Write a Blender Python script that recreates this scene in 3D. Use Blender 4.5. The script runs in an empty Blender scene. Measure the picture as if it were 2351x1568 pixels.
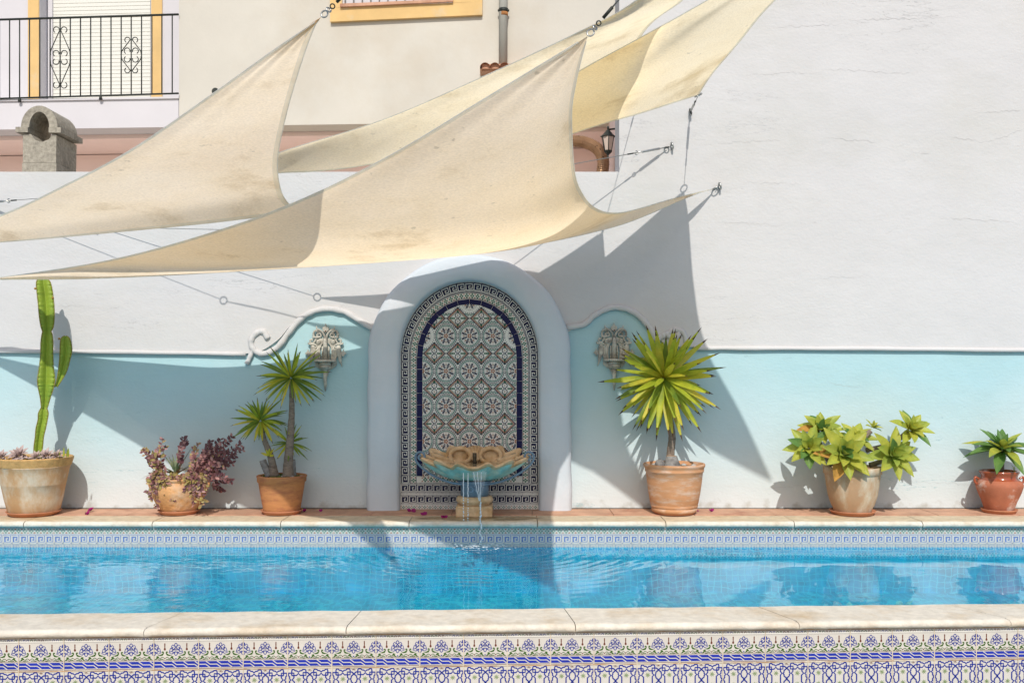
import bpy, math, random
from mathutils import Vector, Matrix
random.seed(7)
R = math.radians
S = bpy.context.scene
COL = S.collection
# ------------------------------------------------------------------ camera, sky, sun, exposure
F = 2286.0                      # focal length in pixels of a 2351 px wide picture
CX, HY = 1175.5, 842.0          # principal column, horizon row
CAMZ = 1.21
cam_d = bpy.data.cameras.new('camera')
cam_d.sensor_width = 36.0
cam_d.lens = F / 2351.0 * 36.0
cam_d.shift_y = (HY - 784.0) / 2351.0
cam_d.clip_end = 500
cam = bpy.data.objects.new('camera', cam_d); COL.objects.link(cam)
cam.location = (0, 0, CAMZ); cam.rotation_euler = (R(90), 0, 0)
S.camera = cam
SUN_EL = math.atan(0.93)
world = bpy.data.worlds.new('World'); S.world = world; world.use_nodes = True
wn = world.node_tree.nodes; wl = world.node_tree.links
bg = wn['Background']; sky = wn.new('ShaderNodeTexSky'); sky.sky_type = 'NISHITA'
sky.sun_disc = False; sky.sun_elevation = SUN_EL; sky.sun_rotation = R(180)
sky.air_density = 1.0; sky.dust_density = 1.5
wl.new(sky.outputs[0], bg.inputs[0]); bg.inputs[1].default_value = 0.125
sd = bpy.data.lights.new('sun', 'SUN'); sd.energy = 3.15; sd.angle = R(0.5); sd.color = (1.0, 0.955, 0.88)
sun = bpy.data.objects.new('sun', sd); COL.objects.link(sun)
sun.rotation_euler = Vector((0, 1, -0.93)).to_track_quat('-Z', 'Y').to_euler()
sun.location = (0, -6, 9)
S.view_settings.view_transform = 'Standard'; S.view_settings.look = 'None'
S.view_settings.exposure = 0.13; S.view_settings.gamma = 1.0
S.render.engine = 'CYCLES'
S.cycles.max_bounces = 8; S.cycles.diffuse_bounces = 4; S.cycles.transparent_max_bounces = 16
S.cycles.caustics_reflective = False; S.cycles.caustics_refractive = False
S.cycles.use_denoising = True

WY = 8.47                       # plane of the painted garden wall
WS = WY / F
def P(x, y, Z):                 # picture position and distance -> world
    return Vector(((x - CX) * Z / F, Z, CAMZ + (HY - y) * Z / F))
def G(x, y, z=0.0):             # picture position on a level plane of height z
    Z = (CAMZ - z) * F / (y - HY)
    return P(x, y, Z)
BA, BB = 10.73, -0.06           # plane of the house behind: Y = BA + BB * X
def B(x, y, off=0.0):
    xx = (x - CX) / F
    Z = (BA + off) / (1 - BB * xx)
    return P(x, y, Z)

# ------------------------------------------------------------------ materials
def mat(name, col, rough=0.7, var=0.0, vscale=3.0, bump=0.0, bscale=40.0, col2=None, c2scale=1.5, c2lo=0.5, c2hi=0.7,
        metal=0.0, spec=0.3, stretch=(1, 1, 1), trans=None, coat=0.0, bump2=0.0, b2scale=6.0):
    m = bpy.data.materials.new(name); m.use_nodes = True
    n = m.node_tree.nodes; l = m.node_tree.links
    p = n['Principled BSDF']
    p.inputs['Roughness'].default_value = rough
    p.inputs['Metallic'].default_value = metal
    p.inputs['Specular IOR Level'].default_value = spec
    p.inputs['Coat Weight'].default_value = coat
    tc = n.new('ShaderNodeTexCoord'); mp = n.new('ShaderNodeMapping'); mp.inputs['Scale'].default_value = stretch
    l.new(tc.outputs['Object'], mp.inputs[0])
    cur = None
    base = n.new('ShaderNodeRGB'); base.outputs[0].default_value = (*col, 1); cur = base.outputs[0]
    if col2:
        no = n.new('ShaderNodeTexNoise'); no.inputs['Scale'].default_value = c2scale; no.inputs['Detail'].default_value = 6
        no.inputs['Roughness'].default_value = 0.65
        l.new(mp.outputs[0], no.inputs['Vector'])
        cr = n.new('ShaderNodeMapRange'); cr.inputs['From Min'].default_value = c2lo; cr.inputs['From Max'].default_value = c2hi
        l.new(no.outputs[0], cr.inputs[0])
        mx = n.new('ShaderNodeMix'); mx.data_type = 'RGBA'; l.new(cr.outputs[0], mx.inputs[0]); l.new(cur, mx.inputs[6])
        mx.inputs[7].default_value = (*col2, 1); cur = mx.outputs[2]
    if var:
        no = n.new('ShaderNodeTexNoise'); no.inputs['Scale'].default_value = vscale; no.inputs['Detail'].default_value = 8
        no.inputs['Roughness'].default_value = 0.6
        l.new(mp.outputs[0], no.inputs['Vector'])
        mr = n.new('ShaderNodeMapRange'); mr.inputs['From Min'].default_value = 0.3; mr.inputs['From Max'].default_value = 0.7
        mr.inputs['To Min'].default_value = 1 - var; mr.inputs['To Max'].default_value = 1 + var * 0.6
        l.new(no.outputs[0], mr.inputs[0])
        vm = n.new('ShaderNodeVectorMath'); vm.operation = 'SCALE'; l.new(cur, vm.inputs[0]); l.new(mr.outputs[0], vm.inputs['Scale'])
        cur = vm.outputs[0]
    l.new(cur, p.inputs['Base Color'])
    hs = []
    for b, s in ((bump, bscale), (bump2, b2scale)):
        if b:
            no = n.new('ShaderNodeTexNoise'); no.inputs['Scale'].default_value = s; no.inputs['Detail'].default_value = 4
            l.new(mp.outputs[0], no.inputs['Vector'])
            mu = n.new('ShaderNodeMath'); mu.operation = 'MULTIPLY'; mu.inputs[1].default_value = b; l.new(no.outputs[0], mu.inputs[0]); hs.append(mu.outputs[0])
    if hs:
        h = hs[0]
        if len(hs) > 1:
            ad = n.new('ShaderNodeMath'); l.new(hs[0], ad.inputs[0]); l.new(hs[1], ad.inputs[1]); h = ad.outputs[0]
        bp = n.new('ShaderNodeBump'); bp.inputs['Strength'].default_value = 1.0; bp.inputs['Distance'].default_value = 1.0
        l.new(h, bp.inputs['Height']); l.new(bp.outputs[0], p.inputs['Normal'])
    if trans:
        tr = n.new('ShaderNodeBsdfTranslucent'); l.new(cur, tr.inputs[0])
        ms = n.new('ShaderNodeMixShader'); ms.inputs[0].default_value = trans
        l.new(p.outputs[0], ms.inputs[1]); l.new(tr.outputs[0], ms.inputs[2]); l.new(ms.outputs[0], n['Material Output'].inputs[0])
    m['cur'] = 0
    return m

M = {}
def stucco(name, col, low=None, cracks=True):
    m = mat(name, col, 0.9, 0.04, 1.3, 0.0020, 34, tuple(c * q for c, q in zip(col, (0.93, 0.925, 0.88))), 0.55, 0.48, 0.75, bump2=0.0055, b2scale=5.0, stretch=(1, 1, 1.5))
    n = m.node_tree.nodes; l = m.node_tree.links; p = n['Principled BSDF']
    src = p.inputs['Base Color'].links[0].from_socket
    geo = n.new('ShaderNodeNewGeometry')
    cur = src
    if low:                                   # paint worn pale towards the foot of the wall
        sx = n.new('ShaderNodeSeparateXYZ'); l.new(geo.outputs['Position'], sx.inputs[0])
        no = n.new('ShaderNodeTexNoise'); no.inputs['Scale'].default_value = 1.1; no.inputs['Detail'].default_value = 5; l.new(geo.outputs['Position'], no.inputs['Vector'])
        ad = n.new('ShaderNodeMath'); ad.operation = 'MULTIPLY_ADD'; ad.inputs[1].default_value = 0.9; l.new(no.outputs[0], ad.inputs[0]); l.new(sx.outputs[2], ad.inputs[2])
        mr = n.new('ShaderNodeMapRange'); mr.inputs['From Min'].default_value = 0.45; mr.inputs['From Max'].default_value = 1.70
        mr.inputs['To Min'].default_value = 1; mr.inputs['To Max'].default_value = 0; l.new(ad.outputs[0], mr.inputs[0])
        mx = n.new('ShaderNodeMix'); mx.data_type = 'RGBA'; l.new(mr.outputs[0], mx.inputs[0]); l.new(cur, mx.inputs[6]); mx.inputs[7].default_value = (*low, 1); cur = mx.outputs[2]
    if low:                                   # splashed dirt at the foot
        s3 = n.new('ShaderNodeSeparateXYZ'); l.new(geo.outputs['Position'], s3.inputs[0])
        n3 = n.new('ShaderNodeTexNoise'); n3.inputs['Scale'].default_value = 9; n3.inputs['Detail'].default_value = 7; l.new(geo.outputs['Position'], n3.inputs['Vector'])
        a3 = n.new('ShaderNodeMath'); a3.operation = 'MULTIPLY_ADD'; a3.inputs[1].default_value = 0.30; a3.inputs[2].default_value = -0.13; l.new(n3.outputs[0], a3.inputs[0])
        d3_ = n.new('ShaderNodeMath'); d3_.operation = 'SUBTRACT'; l.new(a3.outputs[0], d3_.inputs[0]); l.new(s3.outputs[2], d3_.inputs[1])
        m3_ = n.new('ShaderNodeMapRange'); m3_.inputs['From Min'].default_value = -0.02; m3_.inputs['From Max'].default_value = 0.03; m3_.inputs['To Max'].default_value = 0.55; l.new(d3_.outputs[0], m3_.inputs[0])
        x3 = n.new('ShaderNodeMix'); x3.data_type = 'RGBA'; l.new(m3_.outputs[0], x3.inputs[0]); l.new(cur, x3.inputs[6]); x3.inputs[7].default_value = (0.33, 0.31, 0.26, 1); cur = x3.outputs[2]
    if cracks:                                # thin broken horizontal cracks
        mp = n.new('ShaderNodeMapping'); mp.inputs['Scale'].default_value = (0.13, 0.13, 0.95); l.new(geo.outputs['Position'], mp.inputs[0])
        no = n.new('ShaderNodeTexNoise'); no.inputs['Scale'].default_value = 1.6; no.inputs['Detail'].default_value = 9; no.inputs['Roughness'].default_value = 0.62; l.new(mp.outputs[0], no.inputs['Vector'])
        a = n.new('ShaderNodeMath'); a.operation = 'SUBTRACT'; a.inputs[1].default_value = 0.53; l.new(no.outputs[0], a.inputs[0])
        b = n.new('ShaderNodeMath'); b.operation = 'ABSOLUTE'; l.new(a.outputs[0], b.inputs[0])
        no2 = n.new('ShaderNodeTexNoise'); no2.inputs['Scale'].default_value = 0.9; no2.inputs['Detail'].default_value = 2; l.new(geo.outputs['Position'], no2.inputs['Vector'])
        w = n.new('ShaderNodeMapRange'); w.inputs['From Min'].default_value = 0.5; w.inputs['From Max'].default_value = 0.66; w.inputs['To Min'].default_value = 0; w.inputs['To Max'].default_value = 0.0022; l.new(no2.outputs[0], w.inputs[0])
        lt = n.new('ShaderNodeMath'); lt.operation = 'LESS_THAN'; l.new(b.outputs[0], lt.inputs[0]); l.new(w.outputs[0], lt.inputs[1])
        mx = n.new('ShaderNodeMix'); mx.data_type = 'RGBA'; l.new(lt.outputs[0], mx.inputs[0]); l.new(cur, mx.inputs[6])
        mx.inputs[7].default_value = (col[0] * 0.80, col[1] * 0.80, col[2] * 0.80, 1); cur = mx.outputs[2]
    l.new(cur, p.inputs['Base Color'])
    return m
M['white'] = stucco('white_plaster', (0.572, 0.562, 0.562))
M['blue'] = stucco('blue_plaster', (0.39, 0.575, 0.615), (0.585, 0.63, 0.64))
M['crack'] = mat('plaster_crack', (0.47, 0.46, 0.455), 0.95)
M['white_s'] = mat('white_surround_plaster', (0.56, 0.605, 0.645), 0.9, 0.06, 1.5, 0.002, 30, (0.62, 0.62, 0.65), 1.2, bump2=0.01, b2scale=4)
M['cream'] = mat('cream_render', (0.58, 0.55, 0.485), 0.9, 0.07, 1.2, 0.001, 30, (0.50, 0.43, 0.33), 0.7, 0.52, 0.9)
M['bwhite'] = mat('balcony_render', (0.60, 0.58, 0.60), 0.9, 0.04, 2)
M['yellow'] = mat('ochre_paint', (0.68, 0.46, 0.20), 0.85, 0.12, 3, col2=(0.60, 0.50, 0.34), c2scale=4, c2lo=0.58, c2hi=0.8)
M['pink'] = mat('pink_render', (0.90, 0.72, 0.67), 0.9, 0.05, 2)
M['shutter'] = mat('shutter_plastic', (0.70, 0.69, 0.63), 0.5)
M['terra'] = mat('terracotta_tile', (0.57, 0.33, 0.22), 0.85, 0.25, 6, 0.002, 60, (0.42, 0.20, 0.13), 3.5)
M['terra_p'] = mat('terracotta_saucer', (0.52, 0.22, 0.12), 0.75, 0.15, 9, 0.0006, 60)
M['stone'] = mat('coping_stone', (0.62, 0.51, 0.36), 0.85, 0.22, 14, 0.006, 55, (0.52, 0.35, 0.17), 2.0, 0.55, 0.8, stretch=(1, 1.5, 1))
M['stone2'] = mat('coping_stone_pale', (0.67, 0.62, 0.53), 0.8, 0.14, 22, 0.0035, 60, (0.50, 0.37, 0.22), 3.5, 0.48, 0.80, bump2=0.004, b2scale=14)
M['grime'] = mat('rusty_grime', (0.48, 0.28, 0.13), 0.9, 0.4, 12, 0.001, 60, (0.66, 0.58, 0.44), 9, 0.48, 0.56)
M['iron'] = mat('black_iron', (0.035, 0.04, 0.035), 0.5, 0.2, 20, metal=0.3)
M['steel'] = mat('galvanised_steel', (0.45, 0.45, 0.43), 0.35, 0.2, 30, metal=0.9)
M['cable'] = mat('steel_cable', (0.30, 0.30, 0.29), 0.5, metal=0.6)
M['concrete'] = mat('chimney_concrete', (0.36, 0.33, 0.27), 0.95, 0.35, 30, 0.004, 70, (0.20, 0.18, 0.15), 4, 0.5, 0.8)
M['pipe'] = mat('grey_drainpipe', (0.42, 0.42, 0.38), 0.5, 0.08, 3)
M['rust'] = mat('rusty_band', (0.42, 0.18, 0.06), 0.8, 0.4, 14)
M['duct'] = mat('brown_duct', (0.34, 0.20, 0.11), 0.35, 0.2, 14, metal=0.5, col2=(0.05, 0.03, 0.02), c2scale=16, c2lo=0.6, c2hi=0.64)
M['lglass'] = mat('lantern_glass', (0.62, 0.50, 0.42), 0.3, 0.05)
M['green_glaze'] = mat('green_glaze', (0.035, 0.14, 0.085), 0.4, spec=0.15)
M['white_glaze'] = mat('white_glaze', (0.58, 0.55, 0.50), 0.22, 0.08, 8, spec=0.4)
M['cream_glaze'] = mat('mosaic_cream', (0.70, 0.68, 0.63), 0.3, 0.10, 30, 0.0008, 160)
M['navy'] = mat('navy_glaze', (0.010, 0.012, 0.062), 0.35, 0.15, 8, spec=0.12)
M['navy_m'] = mat('navy_mosaic', (0.016, 0.018, 0.055), 0.5, 0.35, 60, spec=0.1)
M['blue_glaze'] = mat('cobalt_glaze', (0.018, 0.035, 0.34), 0.35, 0.2, 14, spec=0.15)
M['blue_line'] = mat('blue_line_glaze', (0.015, 0.030, 0.24), 0.4, spec=0.1)
M['bluef'] = mat('faded_blue_mosaic', (0.13, 0.20, 0.44), 0.4, 0.3, 40, spec=0.15)
M['leafgreen'] = mat('green_line_glaze', (0.035, 0.10, 0.012), 0.4, spec=0.1)
M['lime'] = mat('star_green_glaze', (0.10, 0.20, 0.03), 0.4, spec=0.1)
M['brown'] = mat('brown_line_glaze', (0.13, 0.035, 0.02), 0.4, spec=0.1)
M['orange'] = mat('orange_mosaic', (0.36, 0.135, 0.065), 0.4, 0.3, 60, spec=0.15)
M['grout'] = mat('tile_grout', (0.44, 0.37, 0.28), 0.9, 0.15, 14, 0.001, 60)
M['joint'] = mat('pale_tile_joint', (0.60, 0.52, 0.40), 0.9, 0.2, 9)
M['fadecream'] = mat('faded_cream_mosaic', (0.52, 0.53, 0.50), 0.4, 0.12, 30, 0.0008, 120)
M['grey_line'] = mat('grey_line_glaze', (0.30, 0.30, 0.30), 0.3)
M['fadegreen'] = mat('faded_green_mosaic', (0.17, 0.29, 0.25), 0.4, 0.25, 40, spec=0.15)
M['wet'] = mat('wet_coping_stone', (0.36, 0.25, 0.13), 0.35, 0.35, 18, 0.006, 55, (0.52, 0.42, 0.28), 14, 0.5, 0.6)
M['soil'] = mat('soil', (0.08, 0.06, 0.04), 0.95, 0.3, 30, 0.01, 40)
M['moss'] = mat('moss', (0.10, 0.13, 0.03), 0.95, 0.4, 40, 0.01, 60)
M['pebble'] = mat('pebble', (0.45, 0.43, 0.40), 0.8, 0.2, 20)
M['bark'] = mat('grey_bark', (0.24, 0.19, 0.15), 0.95, 0.3, 30, 0.004, 60, (0.12, 0.09, 0.07), 12, stretch=(1, 1, 3))
M['stump'] = mat('stump_bark', (0.25, 0.24, 0.23), 0.95, 0.3, 30, 0.006, 50, (0.12, 0.11, 0.10), 10)
M['cutwood'] = mat('cut_wood', (0.50, 0.34, 0.22), 0.9, 0.2, 30)
def leafm(name, c1, c2, sc=9, trans=0.3, rough=0.45):
    return mat(name, c1, rough, 0.18, 14, col2=c2, c2scale=sc, c2lo=0.42, c2hi=0.62, trans=trans, spec=0.4)
M['yucca'] = leafm('yucca_leaf', (0.50, 0.53, 0.04), (0.33, 0.42, 0.035), 9, 0.4)
M['yucca_d'] = leafm('yucca_leaf_dark', (0.13, 0.21, 0.028), (0.22, 0.29, 0.03))
M['yucca_y'] = leafm('yucca_leaf_yellow', (0.62, 0.52, 0.045), (0.44, 0.45, 0.04))
M['agave'] = leafm('agave_leaf', (0.50, 0.50, 0.07), (0.36, 0.45, 0.08), 5, 0.4)
M['agave_d'] = leafm('agave_leaf_dark', (0.10, 0.22, 0.05), (0.17, 0.27, 0.07), 5)
M['tip'] = mat('dry_leaf_tip', (0.07, 0.035, 0.015), 0.8)
M['dry'] = mat('dry_leaf', (0.50, 0.27, 0.06), 0.8, 0.3, 20, trans=0.3)
M['cactus'] = mat('cactus_skin', (0.24, 0.33, 0.035), 0.5, 0.2, 10, 0.001, 60, (0.14, 0.24, 0.035), 5)
M['spine'] = mat('cactus_ridge', (0.28, 0.24, 0.05), 0.7, 0.3, 50)
M['echeveria'] = leafm('echeveria_leaf', (0.52, 0.40, 0.38), (0.42, 0.32, 0.28), 14, 0.1)
M['purple'] = leafm('purple_leaf', (0.11, 0.04, 0.05), (0.20, 0.08, 0.08), 20, 0.2)
M['rose'] = leafm('rose_leaf', (0.50, 0.27, 0.24), (0.32, 0.13, 0.13), 20, 0.25)
M['olive'] = leafm('olive_leaf', (0.42, 0.33, 0.10), (0.34, 0.20, 0.12), 20, 0.25)
M['aloe'] = leafm('aloe_leaf', (0.16, 0.23, 0.12), (0.28, 0.29, 0.17), 20, 0.1)
M['stem'] = mat('plant_stem', (0.14, 0.07, 0.05), 0.8)
M['petal'] = mat('bougainvillea_petal', (0.36, 0.02, 0.16), 0.6, 0.2, 30, trans=0.3)
M['silver'] = mat('weathered_silver_wood', (0.52, 0.49, 0.42), 0.55, 0.35, 18, 0.003, 50, (0.20, 0.18, 0.15), 12, 0.5, 0.7)
M['sand'] = mat('fountain_sandstone', (0.66, 0.47, 0.28), 0.9, 0.25, 14, 0.005, 45, (0.46, 0.27, 0.11), 9, 0.48, 0.72)
M['verdi'] = mat('turquoise_worn_paint', (0.30, 0.55, 0.50), 0.7, 0.25, 16, 0.002, 50, (0.56, 0.60, 0.47), 12, 0.45, 0.65)
M['bluegrey'] = mat('blue_grey_paint', (0.17, 0.25, 0.33), 0.6, 0.25, 10, 0.001, 60)
M['bronze'] = mat('bronze_nozzle', (0.08, 0.065, 0.045), 0.35, 0.3, 20, metal=0.8)
M['cloth_hem'] = mat('sail_webbing', (0.88, 0.88, 0.84), 0.9, 0.1, 8, trans=0.7)
_n = M['cloth_hem'].node_tree.nodes; _l = M['cloth_hem'].node_tree.links
_o = _n['Material Output'].inputs[0]; _s = _o.links[0].from_socket; _t = _n.new('ShaderNodeBsdfTransparent'); _m = _n.new('ShaderNodeMixShader'); _m.inputs[0].default_value = 0.30
_l.new(_s, _m.inputs[1]); _l.new(_t.outputs[0], _m.inputs[2]); _l.new(_m.outputs[0], _o)
M['grass'] = mat('terrace_paving', (0.36, 0.30, 0.24), 0.9, 0.2, 2)

def pot_mat(name, col, pale, amount, vert=True):
    return mat(name, col, 0.85, 0.15, 7, 0.0012, 70, pale, 5.5, 0.62 - amount, 0.80 - amount, stretch=(1, 1, 0.55 if vert else 3.5))
M['pot_pale'] = pot_mat('sandy_weathered_clay', (0.50, 0.30, 0.15), (0.60, 0.50, 0.38), 0.17)
M['pot_rim'] = mat('ochre_clay_rim', (0.52, 0.31, 0.12), 0.85, 0.25, 20, 0.004, 55)
M['pot_orange'] = pot_mat('orange_clay', (0.50, 0.22, 0.085), (0.36, 0.14, 0.07), 0.16, False)
M['pot_carved'] = mat('carved_clay', (0.60, 0.31, 0.13), 0.8, 0.2, 9, 0.010, 24, (0.66, 0.47, 0.33), 6, 0.5, 0.75)
M['pot_tan'] = pot_mat('tan_clay', (0.55, 0.28, 0.14), (0.60, 0.44, 0.34), 0.13, False)
M['pot_grey'] = pot_mat('lime_streaked_clay', (0.45, 0.28, 0.16), (0.56, 0.48, 0.36), 0.14)
M['pot_red'] = mat('red_clay', (0.42, 0.14, 0.075), 0.85, 0.2, 9, 0.0012, 60, (0.60, 0.44, 0.37), 6, 0.54, 0.68)
M['pot_glz'] = mat('red_glazed_clay', (0.33, 0.075, 0.03), 0.15, 0.1, 9, spec=0.6)

def cloth_mat(name, tint, dirty):
    m = bpy.data.materials.new(name); m.use_nodes = True
    n = m.node_tree.nodes; l = m.node_tree.links
    geo = n.new('ShaderNodeNewGeometry')
    no = n.new('ShaderNodeTexNoise'); no.inputs['Scale'].default_value = 1.3; no.inputs['Detail'].default_value = 9; no.inputs['Roughness'].default_value = 0.7
    l.new(geo.outputs['Position'], no.inputs['Vector'])
    cr = n.new('ShaderNodeValToRGB'); e = cr.color_ramp.elements
    e[0].position = 0.30; e[0].color = (0.68, 0.54, 0.36, 1); e[1].position = 0.60; e[1].color = (0.95, 0.83, 0.67, 1)
    k = cr.color_ramp.elements.new(0.45); k.color = (0.92, 0.79, 0.61, 1)
    l.new(no.outputs[0], cr.inputs[0])
    fin = n.new('ShaderNodeTexNoise'); fin.inputs['Scale'].default_value = 60; fin.inputs['Detail'].default_value = 5
    mp = n.new('ShaderNodeMapping'); mp.inputs['Scale'].default_value = (1, 1, 4); l.new(geo.outputs['Position'], mp.inputs[0]); l.new(mp.outputs[0], fin.inputs['Vector'])
    mr = n.new('ShaderNodeMapRange'); mr.inputs['From Min'].default_value = 0.3; mr.inputs['From Max'].default_value = 0.7; mr.inputs['To Min'].default_value = 0.90; mr.inputs['To Max'].default_value = 1.06; l.new(fin.outputs[0], mr.inputs[0])
    tn = n.new('ShaderNodeVectorMath'); tn.operation = 'MULTIPLY'; tn.inputs[1].default_value = tint; l.new(cr.outputs[0], tn.inputs[0])
    vm = n.new('ShaderNodeVectorMath'); vm.operation = 'SCALE'; l.new(tn.outputs[0], vm.inputs[0]); l.new(mr.outputs[0], vm.inputs['Scale'])
    sp = n.new('ShaderNodeTexNoise'); sp.inputs['Scale'].default_value = 14; sp.inputs['Detail'].default_value = 3; l.new(geo.outputs['Position'], sp.inputs['Vector'])
    m2 = n.new('ShaderNodeMapRange'); m2.inputs['From Min'].default_value = 0.70; m2.inputs['From Max'].default_value = 0.76; m2.inputs['To Min'].default_value = 1; m2.inputs['To Max'].default_value = 0.72; l.new(sp.outputs[0], m2.inputs[0])
    v2 = n.new('ShaderNodeVectorMath'); v2.operation = 'SCALE'; l.new(vm.outputs[0], v2.inputs[0]); l.new(m2.outputs[0], v2.inputs['Scale'])
    d = n.new('ShaderNodeBsdfDiffuse'); t = n.new('ShaderNodeBsdfTranslucent'); l.new(v2.outputs[0], d.inputs[0]); l.new(v2.outputs[0], t.inputs[0])
    bp = n.new('ShaderNodeBump'); bp.inputs['Distance'].default_value = 0.012; bp.inputs['Strength'].default_value = 0.5
    l.new(no.outputs[0], bp.inputs['Height']); l.new(bp.outputs[0], d.inputs['Normal']); l.new(bp.outputs[0], t.inputs['Normal'])
    ms = n.new('ShaderNodeMixShader'); ms.inputs[0].default_value = 0.85
    l.new(d.outputs[0], ms.inputs[1]); l.new(t.outputs[0], ms.inputs[2])
    tp = n.new('ShaderNodeBsdfTransparent'); tp.inputs[0].default_value = (1, 0.93, 0.82, 1); m3 = n.new('ShaderNodeMixShader'); m3.inputs[0].default_value = dirty
    l.new(ms.outputs[0], m3.inputs[1]); l.new(tp.outputs[0], m3.inputs[2]); l.new(m3.outputs[0], n['Material Output'].inputs[0])
    n.remove(n['Principled BSDF'])
    return m
M['cloth'] = cloth_mat('sail_cloth', (1.0, 0.965, 0.90), 0.02)
M['cloth_w'] = cloth_mat('open_weave_sail_cloth', (1.0, 0.965, 0.90), 0.05)
M['cloth_y'] = cloth_mat('yellowed_sail_cloth', (1.04, 1.04, 0.93), 0.025)

def pool_mat(name, deep, grout, step):
    m = bpy.data.materials.new(name); m.use_nodes = True
    n = m.node_tree.nodes; l = m.node_tree.links; p = n['Principled BSDF']; p.inputs['Roughness'].default_value = 0.6
    geo = n.new('ShaderNodeNewGeometry')
    no = n.new('ShaderNodeTexNoise'); no.inputs['Scale'].default_value = 7.0; no.inputs['Detail'].default_value = 4; l.new(geo.outputs['Position'], no.inputs['Vector'])
    sb = n.new('ShaderNodeVectorMath'); sb.operation = 'SUBTRACT'; sb.inputs[1].default_value = (0.5, 0.5, 0.5); l.new(no.outputs['Color'], sb.inputs[0])
    sc = n.new('ShaderNodeVectorMath'); sc.operation = 'SCALE'; sc.inputs['Scale'].default_value = 0.085; l.new(sb.outputs[0], sc.inputs[0])
    ad = n.new('ShaderNodeVectorMath'); ad.operation = 'ADD'; l.new(geo.outputs['Position'], ad.inputs[0]); l.new(sc.outputs[0], ad.inputs[1])
    sx = n.new('ShaderNodeSeparateXYZ'); l.new(ad.outputs[0], sx.inputs[0])
    outs = []
    for i in range(3):
        dv = n.new('ShaderNodeMath'); dv.operation = 'MULTIPLY_ADD'; dv.inputs[1].default_value = 1 / step; dv.inputs[2].default_value = 100.37; l.new(sx.outputs[i], dv.inputs[0])
        fr = n.new('ShaderNodeMath'); fr.operation = 'FRACT'; l.new(dv.outputs[0], fr.inputs[0])
        lt = n.new('ShaderNodeMath'); lt.operation = 'LESS_THAN'; lt.inputs[1].default_value = 0.11; l.new(fr.outputs[0], lt.inputs[0]); outs.append(lt.outputs[0])
    mx1 = n.new('ShaderNodeMath'); mx1.operation = 'MAXIMUM'; l.new(outs[0], mx1.inputs[0]); l.new(outs[1], mx1.inputs[1])
    mx2 = n.new('ShaderNodeMath'); mx2.operation = 'MAXIMUM'; l.new(mx1.outputs[0], mx2.inputs[0]); l.new(outs[2], mx2.inputs[1])
    vo = n.new('ShaderNodeTexNoise'); vo.inputs['Scale'].default_value = 7; vo.inputs['Detail'].default_value = 6; l.new(geo.outputs['Position'], vo.inputs['Vector'])
    cr = n.new('ShaderNodeMapRange'); cr.inputs['From Min'].default_value = 0.3; cr.inputs['From Max'].default_value = 0.7; cr.inputs['To Min'].default_value = 0.78; cr.inputs['To Max'].default_value = 1.2; l.new(vo.outputs[0], cr.inputs[0])
    fl = n.new('ShaderNodeVectorMath'); fl.operation = 'SCALE'; fl.inputs['Scale'].default_value = 1 / step; l.new(ad.outputs[0], fl.inputs[0])
    f2 = n.new('ShaderNodeVectorMath'); f2.operation = 'FLOOR'; l.new(fl.outputs[0], f2.inputs[0])
    wn_ = n.new('ShaderNodeTexWhiteNoise'); l.new(f2.outputs[0], wn_.inputs['Vector'])
    w2 = n.new('ShaderNodeMapRange'); w2.inputs['To Min'].default_value = -0.12; w2.inputs['To Max'].default_value = 0.10; l.new(wn_.outputs['Value'], w2.inputs[0])
    w3 = n.new('ShaderNodeMath'); l.new(cr.outputs[0], w3.inputs[0]); l.new(w2.outputs[0], w3.inputs[1]); cr = w3
    b = n.new('ShaderNodeVectorMath'); b.operation = 'SCALE'; b.inputs[0].default_value = deep; l.new(cr.outputs[0], b.inputs['Scale'])
    mx = n.new('ShaderNodeMix'); mx.data_type = 'RGBA'; l.new(mx2.outputs[0], mx.inputs[0]); l.new(b.outputs[0], mx.inputs[6]); mx.inputs[7].default_value = (*grout, 1)
    l.new(mx.outputs[2], p.inputs['Base Color'])
    return m
M['pool'] = pool_mat('pool_mosaic', (0.0, 0.33, 0.54), (0.015, 0.48, 0.65), 0.05)

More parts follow.
